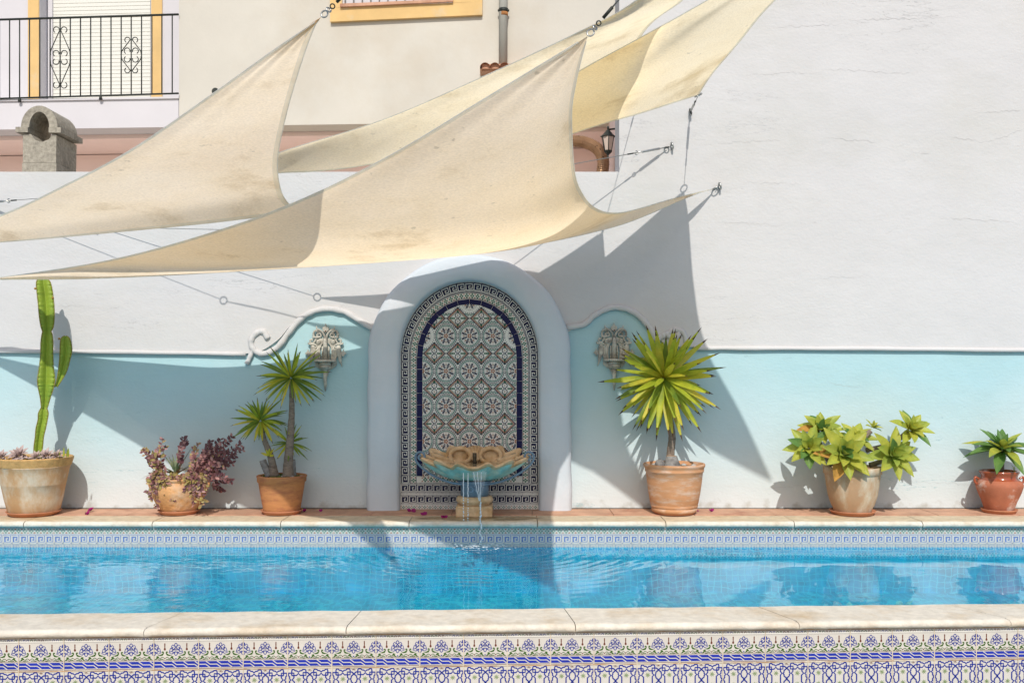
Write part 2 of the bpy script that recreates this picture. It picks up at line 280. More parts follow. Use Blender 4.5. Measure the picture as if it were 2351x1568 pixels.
def water_mat(name, tint, rip=True):
    m = bpy.data.materials.new(name); m.use_nodes = True
    n = m.node_tree.nodes; l = m.node_tree.links; n.remove(n['Principled BSDF'])
    geo = n.new('ShaderNodeNewGeometry')
    tr = n.new('ShaderNodeBsdfTransparent'); tr.inputs[0].default_value = (*tint, 1)
    gl = n.new('ShaderNodeBsdfGlossy'); gl.inputs['Roughness'].default_value = 0.0
    fr = n.new('ShaderNodeFresnel'); ir = n.new('ShaderNodeMapRange'); ir.inputs["To Min"].default_value = 1.55; ir.inputs['To Max'].default_value = 1 / 1.55; l.new(geo.outputs['Backfacing'], ir.inputs[0]); l.new(ir.outputs[0], fr.inputs[0])
    ms = n.new('ShaderNodeMixShader'); l.new(fr.outputs[0], ms.inputs[0]); l.new(tr.outputs[0], ms.inputs[1]); l.new(gl.outputs[0], ms.inputs[2])
    l.new(ms.outputs[0], n['Material Output'].inputs[0])
    if rip:
        sx = n.new('ShaderNodeSeparateXYZ'); l.new(geo.outputs['Position'], sx.inputs[0])
        # choppier on the left, nearly calm on the right
        amp = n.new('ShaderNodeMapRange'); amp.inputs['From Min'].default_value = -3.0; amp.inputs['From Max'].default_value = 1.0; amp.inputs['To Min'].default_value = 0.62; amp.inputs['To Max'].default_value = 0.020
        l.new(sx.outputs[0], amp.inputs[0])
        no = n.new('ShaderNodeTexNoise'); no.inputs['Scale'].default_value = 7.5; no.inputs['Detail'].default_value = 2.5
        mp = n.new('ShaderNodeMapping'); mp.inputs['Scale'].default_value = (0.7, 1.0, 1); l.new(geo.outputs['Position'], mp.inputs[0]); l.new(mp.outputs[0], no.inputs['Vector'])
        a = n.new('ShaderNodeMath'); a.operation = 'MULTIPLY'; l.new(no.outputs[0], a.inputs[0]); l.new(amp.outputs[0], a.inputs[1])
        # rings round the place where the fountain falls in
        sub = n.new('ShaderNodeVectorMath'); sub.operation = 'SUBTRACT'; sub.inputs[1].default_value = (-0.26, 7.72, -0.175); l.new(geo.outputs['Position'], sub.inputs[0])
        ln = n.new('ShaderNodeVectorMath'); ln.operation = 'LENGTH'; l.new(sub.outputs[0], ln.inputs[0])
        nw = n.new('ShaderNodeTexNoise'); nw.inputs['Scale'].default_value = 2.5; l.new(geo.outputs['Position'], nw.inputs['Vector'])
        k = n.new('ShaderNodeMath'); k.operation = 'MULTIPLY_ADD'; k.inputs[1].default_value = 0.18; l.new(nw.outputs[0], k.inputs[0]); l.new(ln.outputs['Value'], k.inputs[2])
        k2 = n.new('ShaderNodeMath'); k2.operation = 'MULTIPLY'; k2.inputs[1].default_value = 62; l.new(k.outputs[0], k2.inputs[0])
        si = n.new('ShaderNodeMath'); si.operation = 'SINE'; l.new(k2.outputs[0], si.inputs[0])
        fo = n.new('ShaderNodeMapRange'); fo.inputs['From Min'].default_value = 0.1; fo.inputs['From Max'].default_value = 2.0; fo.inputs['To Min'].default_value = 0.11; fo.inputs['To Max'].default_value = 0.0; l.new(ln.outputs['Value'], fo.inputs[0])
        rg = n.new('ShaderNodeMath'); rg.operation = 'MULTIPLY'; l.new(si.outputs[0], rg.inputs[0]); l.new(fo.outputs[0], rg.inputs[1])
        sm = n.new('ShaderNodeMath'); l.new(a.outputs[0], sm.inputs[0]); l.new(rg.outputs[0], sm.inputs[1])
        sw = n.new('ShaderNodeTexNoise'); sw.inputs['Scale'].default_value = 3.6; sw.inputs['Detail'].default_value = 1.0; l.new(geo.outputs['Position'], sw.inputs['Vector'])
        s2 = n.new('ShaderNodeMath'); s2.operation = 'MULTIPLY_ADD'; s2.inputs[1].default_value = 0.22; l.new(sw.outputs[0], s2.inputs[0]); l.new(sm.outputs[0], s2.inputs[2])
        bp = n.new('ShaderNodeBump'); bp.inputs['Distance'].default_value = 0.013; bp.inputs['Strength'].default_value = 1.0
        l.new(s2.outputs[0], bp.inputs['Height']); l.new(bp.outputs[0], gl.inputs['Normal']); l.new(bp.outputs[0], fr.inputs['Normal'])
    return m
M['water'] = water_mat('pool_water', (0.97, 0.99, 1.0))
M['jet'] = water_mat('falling_water', (0.93, 0.97, 0.98), False)
M['foam'] = mat('water_foam', (0.80, 0.86, 0.90), 0.3, trans=0.3, spec=0.6)

# ------------------------------------------------------------------ mesh builder
class MB:
    def __init__(s):
        s.v = []; s.f = []; s.m = []; s.sm = []; s.mats = []
    def mi(s, k):
        if k not in s.mats: s.mats.append(k)
        return s.mats.index(k)
    def add(s, vs, fs, mk, smooth=False):
        b = len(s.v); i = s.mi(mk)
        s.v += [tuple(v) for v in vs]
        for f in fs:
            s.f.append(tuple(b + q for q in f)); s.m.append(i); s.sm.append(smooth)
    def box(s, lo, hi, mk, fn=None):
        x0, y0, z0 = lo; x1, y1, z1 = hi
        vs = [(x0, y0, z0), (x1, y0, z0), (x1, y1, z0), (x0, y1, z0), (x0, y0, z1), (x1, y0, z1), (x1, y1, z1), (x0, y1, z1)]
        if fn: vs = [fn(Vector(v)) for v in vs]
        s.add(vs, [(0, 3, 2, 1), (4, 5, 6, 7), (0, 1, 5, 4), (1, 2, 6, 5), (2, 3, 7, 6), (3, 0, 4, 7)], mk)
    def tube(s, pts, rad, mk, n=8, caps=True, flat=1.0, smooth=True):
        pts = [Vector(p) for p in pts]; k = len(pts)
        if not hasattr(rad, '__len__'): rad = [rad] * k
        vs = []; up = None
        for i, p in enumerate(pts):
            t = (pts[min(i + 1, k - 1)] - pts[max(i - 1, 0)])
            if t.length < 1e-9: t = Vector((0, 0, 1))
            t.normalize()
            if up is None:
                up = Vector((0, 1, 0)) if abs(t.y) < 0.9 else Vector((1, 0, 0))
            a = (up - t * up.dot(t)).normalized(); b = t.cross(a); up = a
            for j in range(n):
                w = 2 * math.pi * j / n
                vs.append(p + a * math.cos(w) * rad[i] * flat + b * math.sin(w) * rad[i])
        fs = []
        for i in range(k - 1):
            for j in range(n):
                fs.append((i * n + j, i * n + (j + 1) % n, (i + 1) * n + (j + 1) % n, (i + 1) * n + j))
        if caps:
            fs.append(tuple(range(n - 1, -1, -1))); fs.append(tuple((k - 1) * n + j for j in range(n)))
        s.add(vs, fs, mk, smooth)
    def lathe(s, prof, c, mk, n=40, closed=True, wob=0.0, smooth=True, sx=1.0, sy=1.0):
        c = Vector(c); vs = []
        for i, (r, z) in enumerate(prof):
            for j in range(n):
                w = 2 * math.pi * j / n
                rr = r * (1 + wob * math.sin(3 * w + i * 0.7) + wob * 0.5 * math.sin(5 * w + i))
                vs.append(c + Vector((rr * math.cos(w) * sx, rr * math.sin(w) * sy, z)))
        fs = []
        for i in range(len(prof) - 1):
            for j in range(n):
                fs.append((i * n + j, i * n + (j + 1) % n, (i + 1) * n + (j + 1) % n, (i + 1) * n + j))
        s.add(vs, fs, mk, smooth)
        if closed:
            b = len(s.v) - len(vs)
            s.f.append(tuple(b + j for j in range(n - 1, -1, -1))); s.m.append(s.mi(mk)); s.sm.append(False)
            s.f.append(tuple(b + (len(prof) - 1) * n + j for j in range(n))); s.m.append(s.mi(mk)); s.sm.append(False)
    def prism(s, pts, depth, mk, smooth=False):     # pts: front outline, depth: offset vector
        k = len(pts); d = Vector(depth)
        vs = [Vector(p) for p in pts] + [Vector(p) + d for p in pts]
        fs = [tuple(range(k)), tuple(range(2 * k - 1, k - 1, -1))] + [(i, (i + 1) % k, k + (i + 1) % k, k + i)[::-1] for i in range(k)]
        s.add(vs, fs, mk, smooth)
    def grid(s, fn, nu, nv, mk, smooth=True):
        vs = [fn(i / nu, j / nv) for j in range(nv + 1) for i in range(nu + 1)]
        fs = [(j * (nu + 1) + i, j * (nu + 1) + i + 1, (j + 1) * (nu + 1) + i + 1, (j + 1) * (nu + 1) + i) for j in range(nv) for i in range(nu)]
        s.add(vs, fs, mk, smooth)
    def ball(s, c, r, mk, n=8, sc=(1, 1, 1), jit=0.0):
        c = Vector(c); vs = []; fs = []
        h = n // 2
        for i in range(h + 1):
            a = math.pi * i / h
            for j in range(n):
                w = 2 * math.pi * j / n; q = r * (1 + random.uniform(-jit, jit))
                vs.append(c + Vector((q * math.sin(a) * math.cos(w) * sc[0], q * math.sin(a) * math.sin(w) * sc[1], q * math.cos(a) * sc[2])))
        for i in range(h):
            for j in range(n):
                fs.append((i * n + j, (i + 1) * n + j, (i + 1) * n + (j + 1) % n, i * n + (j + 1) % n))
        s.add(vs, fs, mk, True)
    def build(s, name, parent=None):
        me = bpy.data.meshes.new(name)
        off = Vector((0, 0, 0))
        q = parent
        while q is not None:
            off += q.location; q = q.parent
        me.from_pydata([tuple(Vector(v) - off) for v in s.v], [], s.f)
        for k in s.mats: me.materials.append(M[k])
        me.polygons.foreach_set('material_index', s.m); me.polygons.foreach_set('use_smooth', s.sm)
        me.update()
        o = bpy.data.objects.new(name, me); COL.objects.link(o)
        if parent is not None: o.parent = parent
        return o

def thing(name, label, cat, loc=(0, 0, 0), group=None):
    o = bpy.data.objects.new(name, None); COL.objects.link(o); o.location = loc; o.empty_display_size = 0.1
    o['label'] = label; o['category'] = cat
    if group: o['group'] = group
    return o
def tag(o, label, cat, group=None):
    o['label'] = label; o['category'] = cat
    if group: o['group'] = group
    return o
def recenter(o):                      # move a one-mesh thing's origin to its base
    me = o.data; xs = [v.co for v in me.vertices]
    c = Vector((sum(v.x for v in xs) / len(xs), sum(v.y for v in xs) / len(xs), min(v.z for v in xs)))
    for v in xs: v -= c
    o.location = c
    return o
def struct(o):
    o['kind'] = 'structure'; return o
def catmull(pts, n=10):
    pts = [Vector(p) for p in pts]; out = []
    q = [pts[0] * 2 - pts[1]] + pts + [pts[-1] * 2 - pts[-2]]
    for i in range(1, len(q) - 2):
        for k in range(n):
            t = k / n
            a, b, c, d = q[i - 1], q[i], q[i + 1], q[i + 2]
            out.append(0.5 * ((2 * b) + (c - a) * t + (2 * a - 5 * b + 4 * c - d) * t * t + (3 * b - a - 3 * c + d) * t ** 3))
    out.append(pts[-1]); return out
def lerp(a, b, t): return a + (b - a) * t

# ================================================================== setting
WATER_Z = -0.175
FY = 7.82          # far tiled pool face
NA = math.atan(0.0425)
def NL(p):         # near pool wall frame: u along, v back, z
    return Vector((p[0] * math.cos(NA) - p[1] * math.sin(NA), 4.578 + p[0] * math.sin(NA) + p[1] * math.cos(NA), p[2]))
b = MB(); b.add([(-80, -60, -0.62), (80, -60, -0.62), (80, 90, -0.62), (-80, 90, -0.62)], [(0, 1, 2, 3)], 'grass')
struct(b.build('ground'))
b = MB()
b.grid(lambda u, v: Vector((lerp(-7.5, 7.5, u), lerp(4.45, FY, v), -0.56)), 2, 2, 'pool', False)
struct(b.build('pool_floor'))
b = MB()
b.add([NL((-7.5, 0.2, WATER_Z)), NL((7.5, 0.2, WATER_Z)), (7.5, FY + 0.01, WATER_Z), (-7.5, FY + 0.01, WATER_Z)], [(0, 1, 2, 3)], 'water')
struct(b.build('water'))

# ------------------------------------------------------------------ pattern helpers drawn as thin inlaid tesserae
def flatpoly(mb, fr, pts, mk, h=0.0006):           # fr maps (a, b, height) to world
    mb.add([fr(x, y, h) for x, y in pts], [tuple(range(len(pts)))], mk)
def strip(mb, fr, pts, w, mk, h=0.0006, closed=False):
    k = len(pts); L = []; Rr = []
    for i in range(k):
        a = pts[(i - 1) % k] if (closed or i > 0) else pts[i]; c = pts[(i + 1) % k] if (closed or i < k - 1) else pts[i]
        dx, dy = c[0] - a[0], c[1] - a[1]; d = math.hypot(dx, dy) or 1
        nx, ny = -dy / d * w / 2, dx / d * w / 2
        L.append((pts[i][0] + nx, pts[i][1] + ny)); Rr.append((pts[i][0] - nx, pts[i][1] - ny))
    vs = [fr(x, y, h) for x, y in L + Rr]
    fs = [(i, i + 1, k + i + 1, k + i) for i in range(k - 1)]
    if closed: fs.append((k - 1, 0, k, 2 * k - 1))
    mb.add(vs, fs, mk)
def dot(mb, fr, x, y, r, mk, h=0.0006, n=5):
    a0 = random.random() * 6
    flatpoly(mb, fr, [(x + r * math.cos(a0 + 6.2832 * i / n), y + r * math.sin(a0 + 6.2832 * i / n)) for i in range(n)], mk, h)
def dotline(mb, fr, x0, y0, x1, y1, step, r, mk, h=0.0006):
    d = math.hypot(x1 - x0, y1 - y0); n = max(1, int(d / step))
    for i in range(n + 1):
        t = i / n; dot(mb, fr, lerp(x0, x1, t), lerp(y0, y1, t), r * random.uniform(.85, 1.1), mk, h, 4)
def key(mb, fr, x0, w, y0, hgt, mk, h=0.0006, lw=None):   # one Greek key of width w, height hgt
    lw = lw or hgt * 0.15
    g = lambda a, b_: (x0 + a * w, y0 + b_ * hgt)
    strip(mb, fr, [g(0.06, 0.06), g(0.06, 0.94), g(0.84, 0.94), g(0.84, 0.30), g(0.42, 0.30), g(0.42, 0.62), g(0.62, 0.62)], lw, mk, h)
    strip(mb, fr, [g(0.06, 0.06), g(1.0, 0.06)], lw, mk, h)
def greenband(mb, fr, x0, x1, y0, hgt, g='green_glaze', dotm='navy_m', o='orange', pitch=0.05):
    n = max(1, round((x1 - x0) / pitch)); p = (x1 - x0) / n
    for i in range(n):
        c = x0 + (i + .5) * p; yc = y0 + hgt / 2
        for a, b_ in ((0, .30), (0, -.30), (.22, 0), (-.22, 0)):
            dot(mb, fr, c + a * p, yc + b_ * hgt, 0.19 * min(p, hgt), g, 0.0006, 5)
        dot(mb, fr, c, yc, 0.07 * p, 'white_glaze', 0.0008, 4)
        for sy in (-1, 1):
            flatpoly(mb, fr, [(x0 + i * p - .20 * p, yc + sy * .42 * hgt), (x0 + i * p + .20 * p, yc + sy * .42 * hgt), (x0 + i * p, yc + sy * .16 * hgt)], o)

# ------------------------------------------------------------------ far side of the pool
pl = thing('pool_edge', 'far pool edge of cream stone coping over a faded mosaic tile band', 'pool edge', (0, FY, -0.6))
mb = MB(); mb.box((-7.5, FY, -0.6), (7.5, 8.8, -0.046), 'fadecream')
def frF(a, b_, h): return Vector((a, FY - h, b_))
x = -5.0
mb2 = mb
top = -0.048
dotline(mb2, frF, -4.6, top - 0.004, 4.6, top - 0.004, 0.012, 0.0042, 'bluef')
greenband(mb2, frF, -4.6, 4.6, top - 0.052, 0.042, 'fadegreen', 'bluef', 'orange', 0.05)
dotline(mb2, frF, -4.6, top - 0.058, 4.6, top - 0.058, 0.010, 0.0038, 'bluef')
i = 0
while -4.6 + i * 0.0666 < 4.6:
    xx = -4.6 + i * 0.0666
    flatpoly(mb2, frF, [(xx, top - .132), (xx + .0666, top - .132), (xx + .0666, top - .063), (xx, top - .063)], 'bluef'); key(mb2, frF, xx + 0.004, 0.060, top - 0.128, 0.062, 'fadecream', 0.0010, 0.0125)
    strip(mb2, frF, [(xx, top - 0.062), (xx, top - 0.130)], 0.004, 'white_glaze', 0.0012)
    i += 1
for i in range(47):
    xx = -4.6 + i * 0.2
    strip(mb2, frF, [(xx, top), (xx, top - 0.15)], 0.0035, 'white_glaze', 0.0016)
mb.build('tiled_face', pl)
mb = MB(); mb.box((-7.5, FY - 0.012, -0.56), (7.5, FY - 0.002, WATER_Z - 0.03), 'pool'); mb.build('mosaic_lining', pl)
def coping(xa, xb, yf, yb, zt, th, fr, mk, nose_mk, parent, name='coping_stone', rr=0.022, skew=(0.0, 0.0)):
    m_ = MB(); n = 7
    prof = [(yb, zt - th), (yb, zt), (yf + rr * 1.4, zt)]
    for i in range(n + 1):
        a = R(90) + R(180) * i / n
        prof.append((yf + th / 2 + math.cos(a) * th / 2, zt - th / 2 + math.sin(a) * th / 2))
    m = 24
    vs = []
    for k in range(m + 1):
        t = k / m
        for j, (y, z) in enumerate(prof):
            e = 0.0
            if k in (0, m): e = 0.004
            sk = lerp(skew[0], skew[1], t) * (y - yf)
            yy = y + math.sin(t * 40 + xa * 7 + j) * 0.0012
            zz = z + (math.sin(t * 17 + xa * 3) * 0.0012 if z > zt - th * .6 else 0) - (e if j > 2 else 0)
            vs.append(fr((lerp(xa, xb, t) + sk, yy + (e if j > 2 else 0), zz)))
    q = len(prof); fs = []; fs2 = []
    for k in range(m):
        for j in range(q - 1):
            (fs if j < 2 else fs2).append((k * q + j, (k + 1) * q + j, (k + 1) * q + j + 1, k * q + j + 1))
    fs.append(tuple(range(q))); fs.append(tuple(m * q + j for j in range(q - 1, -1, -1)))
    m_.add(vs, fs, mk, False); m_.add(vs, fs2, nose_mk, True)
    return m_.build(name, parent)
I3 = lambda p: Vector(p)
js = [(54 - 1175.5) * 7.78 / F + k * 1.004 for k in range(-2, 10)]
for k in range(len(js) - 1):
    coping(js[k] + 0.003, js[k + 1] - 0.003, 7.775, 8.09, 0.0, 0.046, I3, 'stone', 'stone2', pl)
mb = MB()
for k in range(-9, 10):
    x0 = k * 0.66 + 0.17; w = 0.655
    mb.box((x0, 8.095, -0.02), (x0 + w, 8.46, 0.004 + (k % 3) * 0.0006), 'terra')
mb.box((-7, 8.10, -0.03), (7, 8.46, -0.005), 'grout')
mb.build('terracotta_ledge', pl)

# ------------------------------------------------------------------ near side of the pool
nw = thing('pool_wall', 'near pool wall faced with blue and green patterned tiles under stone coping', 'pool wall', (0, 4.6, -0.6))
mb = MB()
def frN(a, b_, h): return NL((a, -h, b_))
TOPN = -0.006
mb.box((-3.6, 0.0, -0.6), (3.6, 0.22, TOPN), 'grout', NL)
mb.box((-3.6, 0.22, -0.56), (3.6, 0.235, TOPN), 'pool', NL)
U = 0.2 / 1047.0
def tile_frame(x0, z0):
    return lambda a, b_, h: frN(x0 + a * U, z0 - b_ * U, h + 0.003)
def face(fr, w, hgt): flatpoly(mb, fr, [(11, 7), (w - 11, 7), (w - 11, hgt - 7), (11, hgt - 7)], 'white_glaze', 0.0)
def arc(cx, cy, r, a0, a1, n=8): return [(cx + r * math.cos(R(lerp(a0, a1, i / n))), cy + r * math.sin(R(lerp(a0, a1, i / n)))) for i in range(n + 1)]
def rosette(fr, cx, cy, half=0):
    pts_l = [[(0, -140), (30, -112), (30, -80), (-34, -8)], [(0, -140), (-30, -112), (-30, -80), (34, -8)],
             [(30, -60), (70, -100), (100, -70), (100, -40), (60, 10), (10, 0)], [(60, -40), (130, -10), (160, 90), (90, 120), (28, 62)],
             [(100, -10), (72, 30), (110, 60), (140, 70)], [(0, 60), (30, 90), (30, 130), (0, 158)],
             [(40, 10), (90, 50), (60, 90), (40, 108)]]
    for pl_ in pts_l:
        for sx in (1, -1):
            if half and sx != half: continue
            strip(mb, fr, [(cx + sx * a, cy + b_) for a, b_ in pl_], 17, 'blue_line', 0.0005 if sx > 0 else 0.0008)
    if not half:
        for k in range(8):
            a = R(22.5 + k * 45); a2 = R(k * 45)
            strip(mb, fr, [(cx + 22 * math.cos(a), cy + 22 * math.sin(a)), (cx + 50 * math.cos(a2), cy + 50 * math.sin(a2)), (cx + 22 * math.cos(R(k * 45 - 22.5)), cy + 22 * math.sin(R(k * 45 - 22.5)))], 8, 'blue_line', 0.001)
        dot(mb, fr, cx, cy, 9, 'brown', 0.0011, 6)
def tile1(x0, z0):
    fr = tile_frame(x0, z0); face(fr, 1047, 790)
    strip(mb, fr, [(10, 20), (1030, 20)], 7, 'brown'); strip(mb, fr, [(10, 116), (1030, 116)], 6, 'grey_line')
    strip(mb, fr, [(10, 66), (1030, 66)], 70, 'cream_glaze', 0.0003)
    for i in range(12):
        c = 40 + i * 85.5; mk = ('grey_line', 'brown', 'leafgreen', 'blue_line')[(i * 3 + i // 2) % 4]
        strip(mb, fr, arc(c, 66, 24, 150, 390, 7), 13, mk, 0.0007)
    rosette(fr, 514, 294); rosette(fr, 1040, 294, -1); rosette(fr, 6, 294, 1)
    for cx in (255, 770):
        flatpoly(mb, fr, [(cx, 150), (cx + 16, 175), (cx + 10, 190), (cx + 13, 215), (cx + 9, 260), (cx + 26, 300), (cx + 22, 318), (cx, 330), (cx - 22, 318), (cx - 26, 300), (cx - 9, 260), (cx - 13, 215), (cx - 10, 190), (cx - 16, 175)], 'brown', 0.0007)
        for sx in (1, -1):
            m_ = lambda L: [(cx + sx * a, b_) for a, b_ in L]
            L = m_([(64, 352), (40, 348), (22, 362), (22, 400), (48, 446), (100, 458), (170, 444), (95, 426), (48, 396), (42, 372), (62, 374)])
            flatpoly(mb, fr, L if sx > 0 else L[::-1], 'leafgreen', 0.0007)
            dot(mb, fr, cx + sx * 56, 366, 17, 'leafgreen', 0.0009, 7)
            strip(mb, fr, m_([(20, 500), (60, 486), (110, 520)]), 15, 'leafgreen')
            strip(mb, fr, m_([(30, 540), (80, 535), (130, 548), (150, 540)]), 18, 'leafgreen')
            L = m_([(110, 525), (160, 455), (210, 475), (188, 490), (205, 515), (250, 548), (190, 545), (160, 508)])
            flatpoly(mb, fr, L if sx > 0 else L[::-1], 'leafgreen', 0.0009)
            dot(mb, fr, cx + sx * 158, 538, 11, 'brown', 0.0011)
        flatpoly(mb, fr, [(cx - 22, 506), (cx + 22, 506), (cx + 10, 528), (cx, 540), (cx - 10, 528)], 'brown', 0.0011)
    flatpoly(mb, fr, [(500, 508), (528, 508), (530, 525), (514, 545), (498, 525)], 'blue_line', 0.001)
    strip(mb, fr, [(10, 568), (1030, 560)], 9, 'brown')
    flatpoly(mb, fr, [(12, 592), (1034, 586), (1034, 730), (12, 736)], 'blue_glaze', 0.0007)
    for i in range(-2, 4):
        ox = i * 262
        L = [(ox + 170, 588), (ox + 268, 662), (ox + 430, 662), (ox + 528, 738)]
        L2 = []
        for (xa, ya), (xb, yb) in zip(L, L[1:]):
            if xb < 14 or xa > 1032: continue
            ta = max(0, (14 - xa) / (xb - xa)); tb = min(1, (1032 - xa) / (xb - xa))
            p0 = (lerp(xa, xb, ta), lerp(ya, yb, ta)); p1 = (lerp(xa, xb, tb), lerp(ya, yb, tb))
            if not L2: L2.append(p0)
            L2.append(p1)
        if len(L2) > 1: strip(mb, fr, L2, 22, 'white_glaze', 0.0013)
    strip(mb, fr, [(10, 764), (1030, 756)], 12, 'brown')
def tile2(x0, z0):
    fr0 = tile_frame(x0, z0); face(fr0, 1047, 780)
    for mir in (0, 1):
        fr = (lambda a, b_, h: fr0(a, 780 - b_, h)) if mir else fr0
        for sx in (1, -1):
            m_ = lambda L: [(523 + sx * (a - 510) * 1.015, b_) for a, b_ in L]
            h1, h2, W_ = 0.0007 + mir * .0002, 0.0012 + mir * .0002, 31
            strip(mb, fr, m_([(90, 160), (90, 50), (100, 20), (135, 15), (170, 45), (210, 50), (245, 80), (280, 50), (320, 45), (355, 15), (400, 15), (420, 40), (420, 155), (290, 158), (245, 110), (205, 155), (150, 160), (90, 160)]), W_, 'blue_line', h1)
            strip(mb, fr, m_([(8, 120), (20, 100), (140, 100), (140, 210), (100, 262), (150, 310), (150, 390)]), W_, 'blue_line', h2)
            strip(mb, fr, m_([(12, 120), (12, 155), (40, 190), (40, 240), (75, 265), (40, 290), (40, 340), (8, 390)]), W_, 'blue_line', h1)
            strip(mb, fr, m_([(355, 150), (355, 90), (460, 90), (575, 195), (575, 230), (595, 258), (575, 290), (575, 320), (490, 400)]), W_, 'blue_line', h2)
            strip(mb, fr, m_([(360, 160), (360, 220), (400, 258), (360, 295), (360, 390)]), W_, 'blue_line', h1)
        for cx in (262, 786):
            for k in range(8):
                a = R(k * 45 + 10); a1 = R(k * 45 + 22); a2 = R(k * 45 - 4)
                flatpoly(mb, fr, [(cx, 258), (cx + 38 * math.cos(a2), 258 + 38 * math.sin(a2)), (cx + 72 * math.cos(a), 258 + 72 * math.sin(a)), (cx + 30 * math.cos(a1), 258 + 30 * math.sin(a1))][::1], 'lime', 0.0007 + 0.0002 * mir)
        for k in range(5):
            a = R(200 - 40 * k + 0)
            if not mir: strip(mb, fr, [(524, 20), (524 + 60 * math.cos(a), 20 + 45 * abs(math.sin(a)))], 9, 'brown', 0.0008)
k0 = -13
for k in range(k0, 13):
    tx = -2.304 + 0.0 + (k + 12) * 0.2 - 0.118
    tile1(tx, TOPN - 0.004); tile2(tx, TOPN - 0.004 - 0.153)
for k in range(k0, 14):
    tx = -2.304 + (k + 12) * 0.2 - 0.118
    strip(mb, frN, [(tx - 0.0002, TOPN), (tx - 0.0002, TOPN - 0.4)], 0.0042, 'joint', 0.0052 if k % 2 else 0.0050)
strip(mb, frN, [(-3.5, TOPN - 0.1545), (3.5, TOPN - 0.1545)], 0.0035, 'grime', 0.0056)
mb.build('tiled_face', nw)
jn = [-3.58, -2.66, -1.66, -0.755, 0.29, 1.33, 2.33, 3.4]
jsk = [0, 0.1, 0.30, 0.12, -0.08, -0.35, -0.5, 0]
for k in range(len(jn) - 1):
    coping(jn[k] + 0.002, jn[k + 1] - 0.002, -0.035, 0.27, 0.032, 0.037, NL, 'stone2', 'stone2', nw, skew=(jsk[k], jsk[k + 1]))
mb = MB(); mb.box((-3.6, -0.012, TOPN - 0.0035), (3.6, 0.02, TOPN + 0.004), 'grime', NL); mb.build('stained_joint', nw)

# ------------------------------------------------------------------ garden wall
gw = thing('garden_wall', 'white plastered garden wall with pale blue lower half and moulded ledge', 'wall', (0, WY, 0))
def wp(x, y, off=0.0): return Vector(((x - CX) * WS, WY - off, CAMZ + (HY - y) * WS))
mb = MB()
mb.box((-9, WY, -0.6), (9, WY + 0.32, 1.9), 'blue')
mb.build('blue_dado', gw)
ML = [(-700, 806), (0, 806), (300, 809), (560, 812), (575, 806), (600, 806), (640, 780), (668, 748), (700, 724), (735, 713), (770, 713), (810, 727), (850, 752), (880, 765),
      (1270, 765), (1312, 748), (1345, 735), (1370, 716), (1405, 708), (1440, 712), (1475, 735), (1505, 770), (1535, 794), (1590, 797), (1640, 799), (2000, 801), (2351, 804), (3200, 806)]
MLs = ML
up = [wp(x, y, 0.022) for x, y in MLs]
mb = MB()
zt1 = CAMZ + (HY - 397) * WS; xr = (1421 - CX) * WS
# upper plaster skin, as vertical columns
def topz(x): return 5.6 if x >= xr - 1e-6 else zt1
cols = []
pts = catmull([(p.x, p.z, 0) for p in up], 4)
xs = sorted(set([round(p[0], 4) for p in pts] + [round(xr, 4)]))
def zat(x):
    for a, c in zip(pts, pts[1:]):
        if a[0] <= x <= c[0]: return lerp(a[1], c[1], (x - a[0]) / (c[0] - a[0] + 1e-9))
    return pts[-1][1]
vs = []; fs = []
for x in xs: vs += [(x, WY - 0.022, zat(x)), (x, WY - 0.022, zt1), (x, WY + 0.02, zat(x))]
for i in range(len(xs) - 1):
    fs.append((3 * i, 3 * i + 3, 3 * i + 4, 3 * i + 1)); fs.append((3 * i, 3 * i + 2, 3 * i + 5, 3 * i + 3))
mb.add(vs, fs, 'white')
mb.box((xr, WY - 0.022, zt1), (9, WY + 0.32, 5.6), 'white')
mb.build('upper_plaster', gw)
mb = MB(); mb.box((-9, WY - 0.021, 1.91), (9, WY + 0.32, zt1 - 0.002), 'white')
mb.v = [(x, (WY + 0.001 if y < WY else y), z) for x, y, z in mb.v]
mb.box((-9, WY - 0.0215, zt1 - 0.012), (xr - 0.001, WY + 0.325, zt1 + 0.004), 'white')
mb.build('parapet', gw)
def bead(ptsl, r, nm, off=0.022):
    m_ = MB(); q = catmull([wp(x, y, off) for x, y in ptsl], 8)
    q = [p + Vector((0, 0, math.sin(i * 1.3) * 0.0012)) for i, p in enumerate(q)]
    m_.tube(q, [r * (1 + 0.07 * math.sin(i * 0.9)) for i in range(len(q))], 'white', 10); return m_.build(nm, gw)
bead([(-700, 806), (0, 806), (300, 809), (566, 813)], 0.018, 'ledge_moulding')
bead([(1592, 800), (1700, 800), (2000, 801), (2351, 804), (3200, 806)], 0.018, 'ledge_moulding')
S1 = [(570, 835), (580, 818), (592, 812)]
bead([(617, 778), (606, 762), (590, 766), (578, 784), (586, 805), (610, 812), (640, 796), (664, 765), (688, 737), (715, 718), (750, 710), (790, 716), (820, 733), (862, 758)], 0.026, 'scroll_moulding')
bead([(568, 836), (576, 818), (582, 802)], 0.020, 'scroll_moulding')
bead([(1560, 766), (1546, 778), (1528, 768), (1520, 772), (1505, 778), (1490, 752), (1462, 722), (1430, 708), (1398, 708), (1365, 724), (1340, 745), (1300, 752)], 0.026, 'scroll_moulding')
bead([(1528, 770), (1545, 758), (1566, 762), (1574, 785), (1568, 805), (1576, 822)], 0.022, 'scroll_moulding')

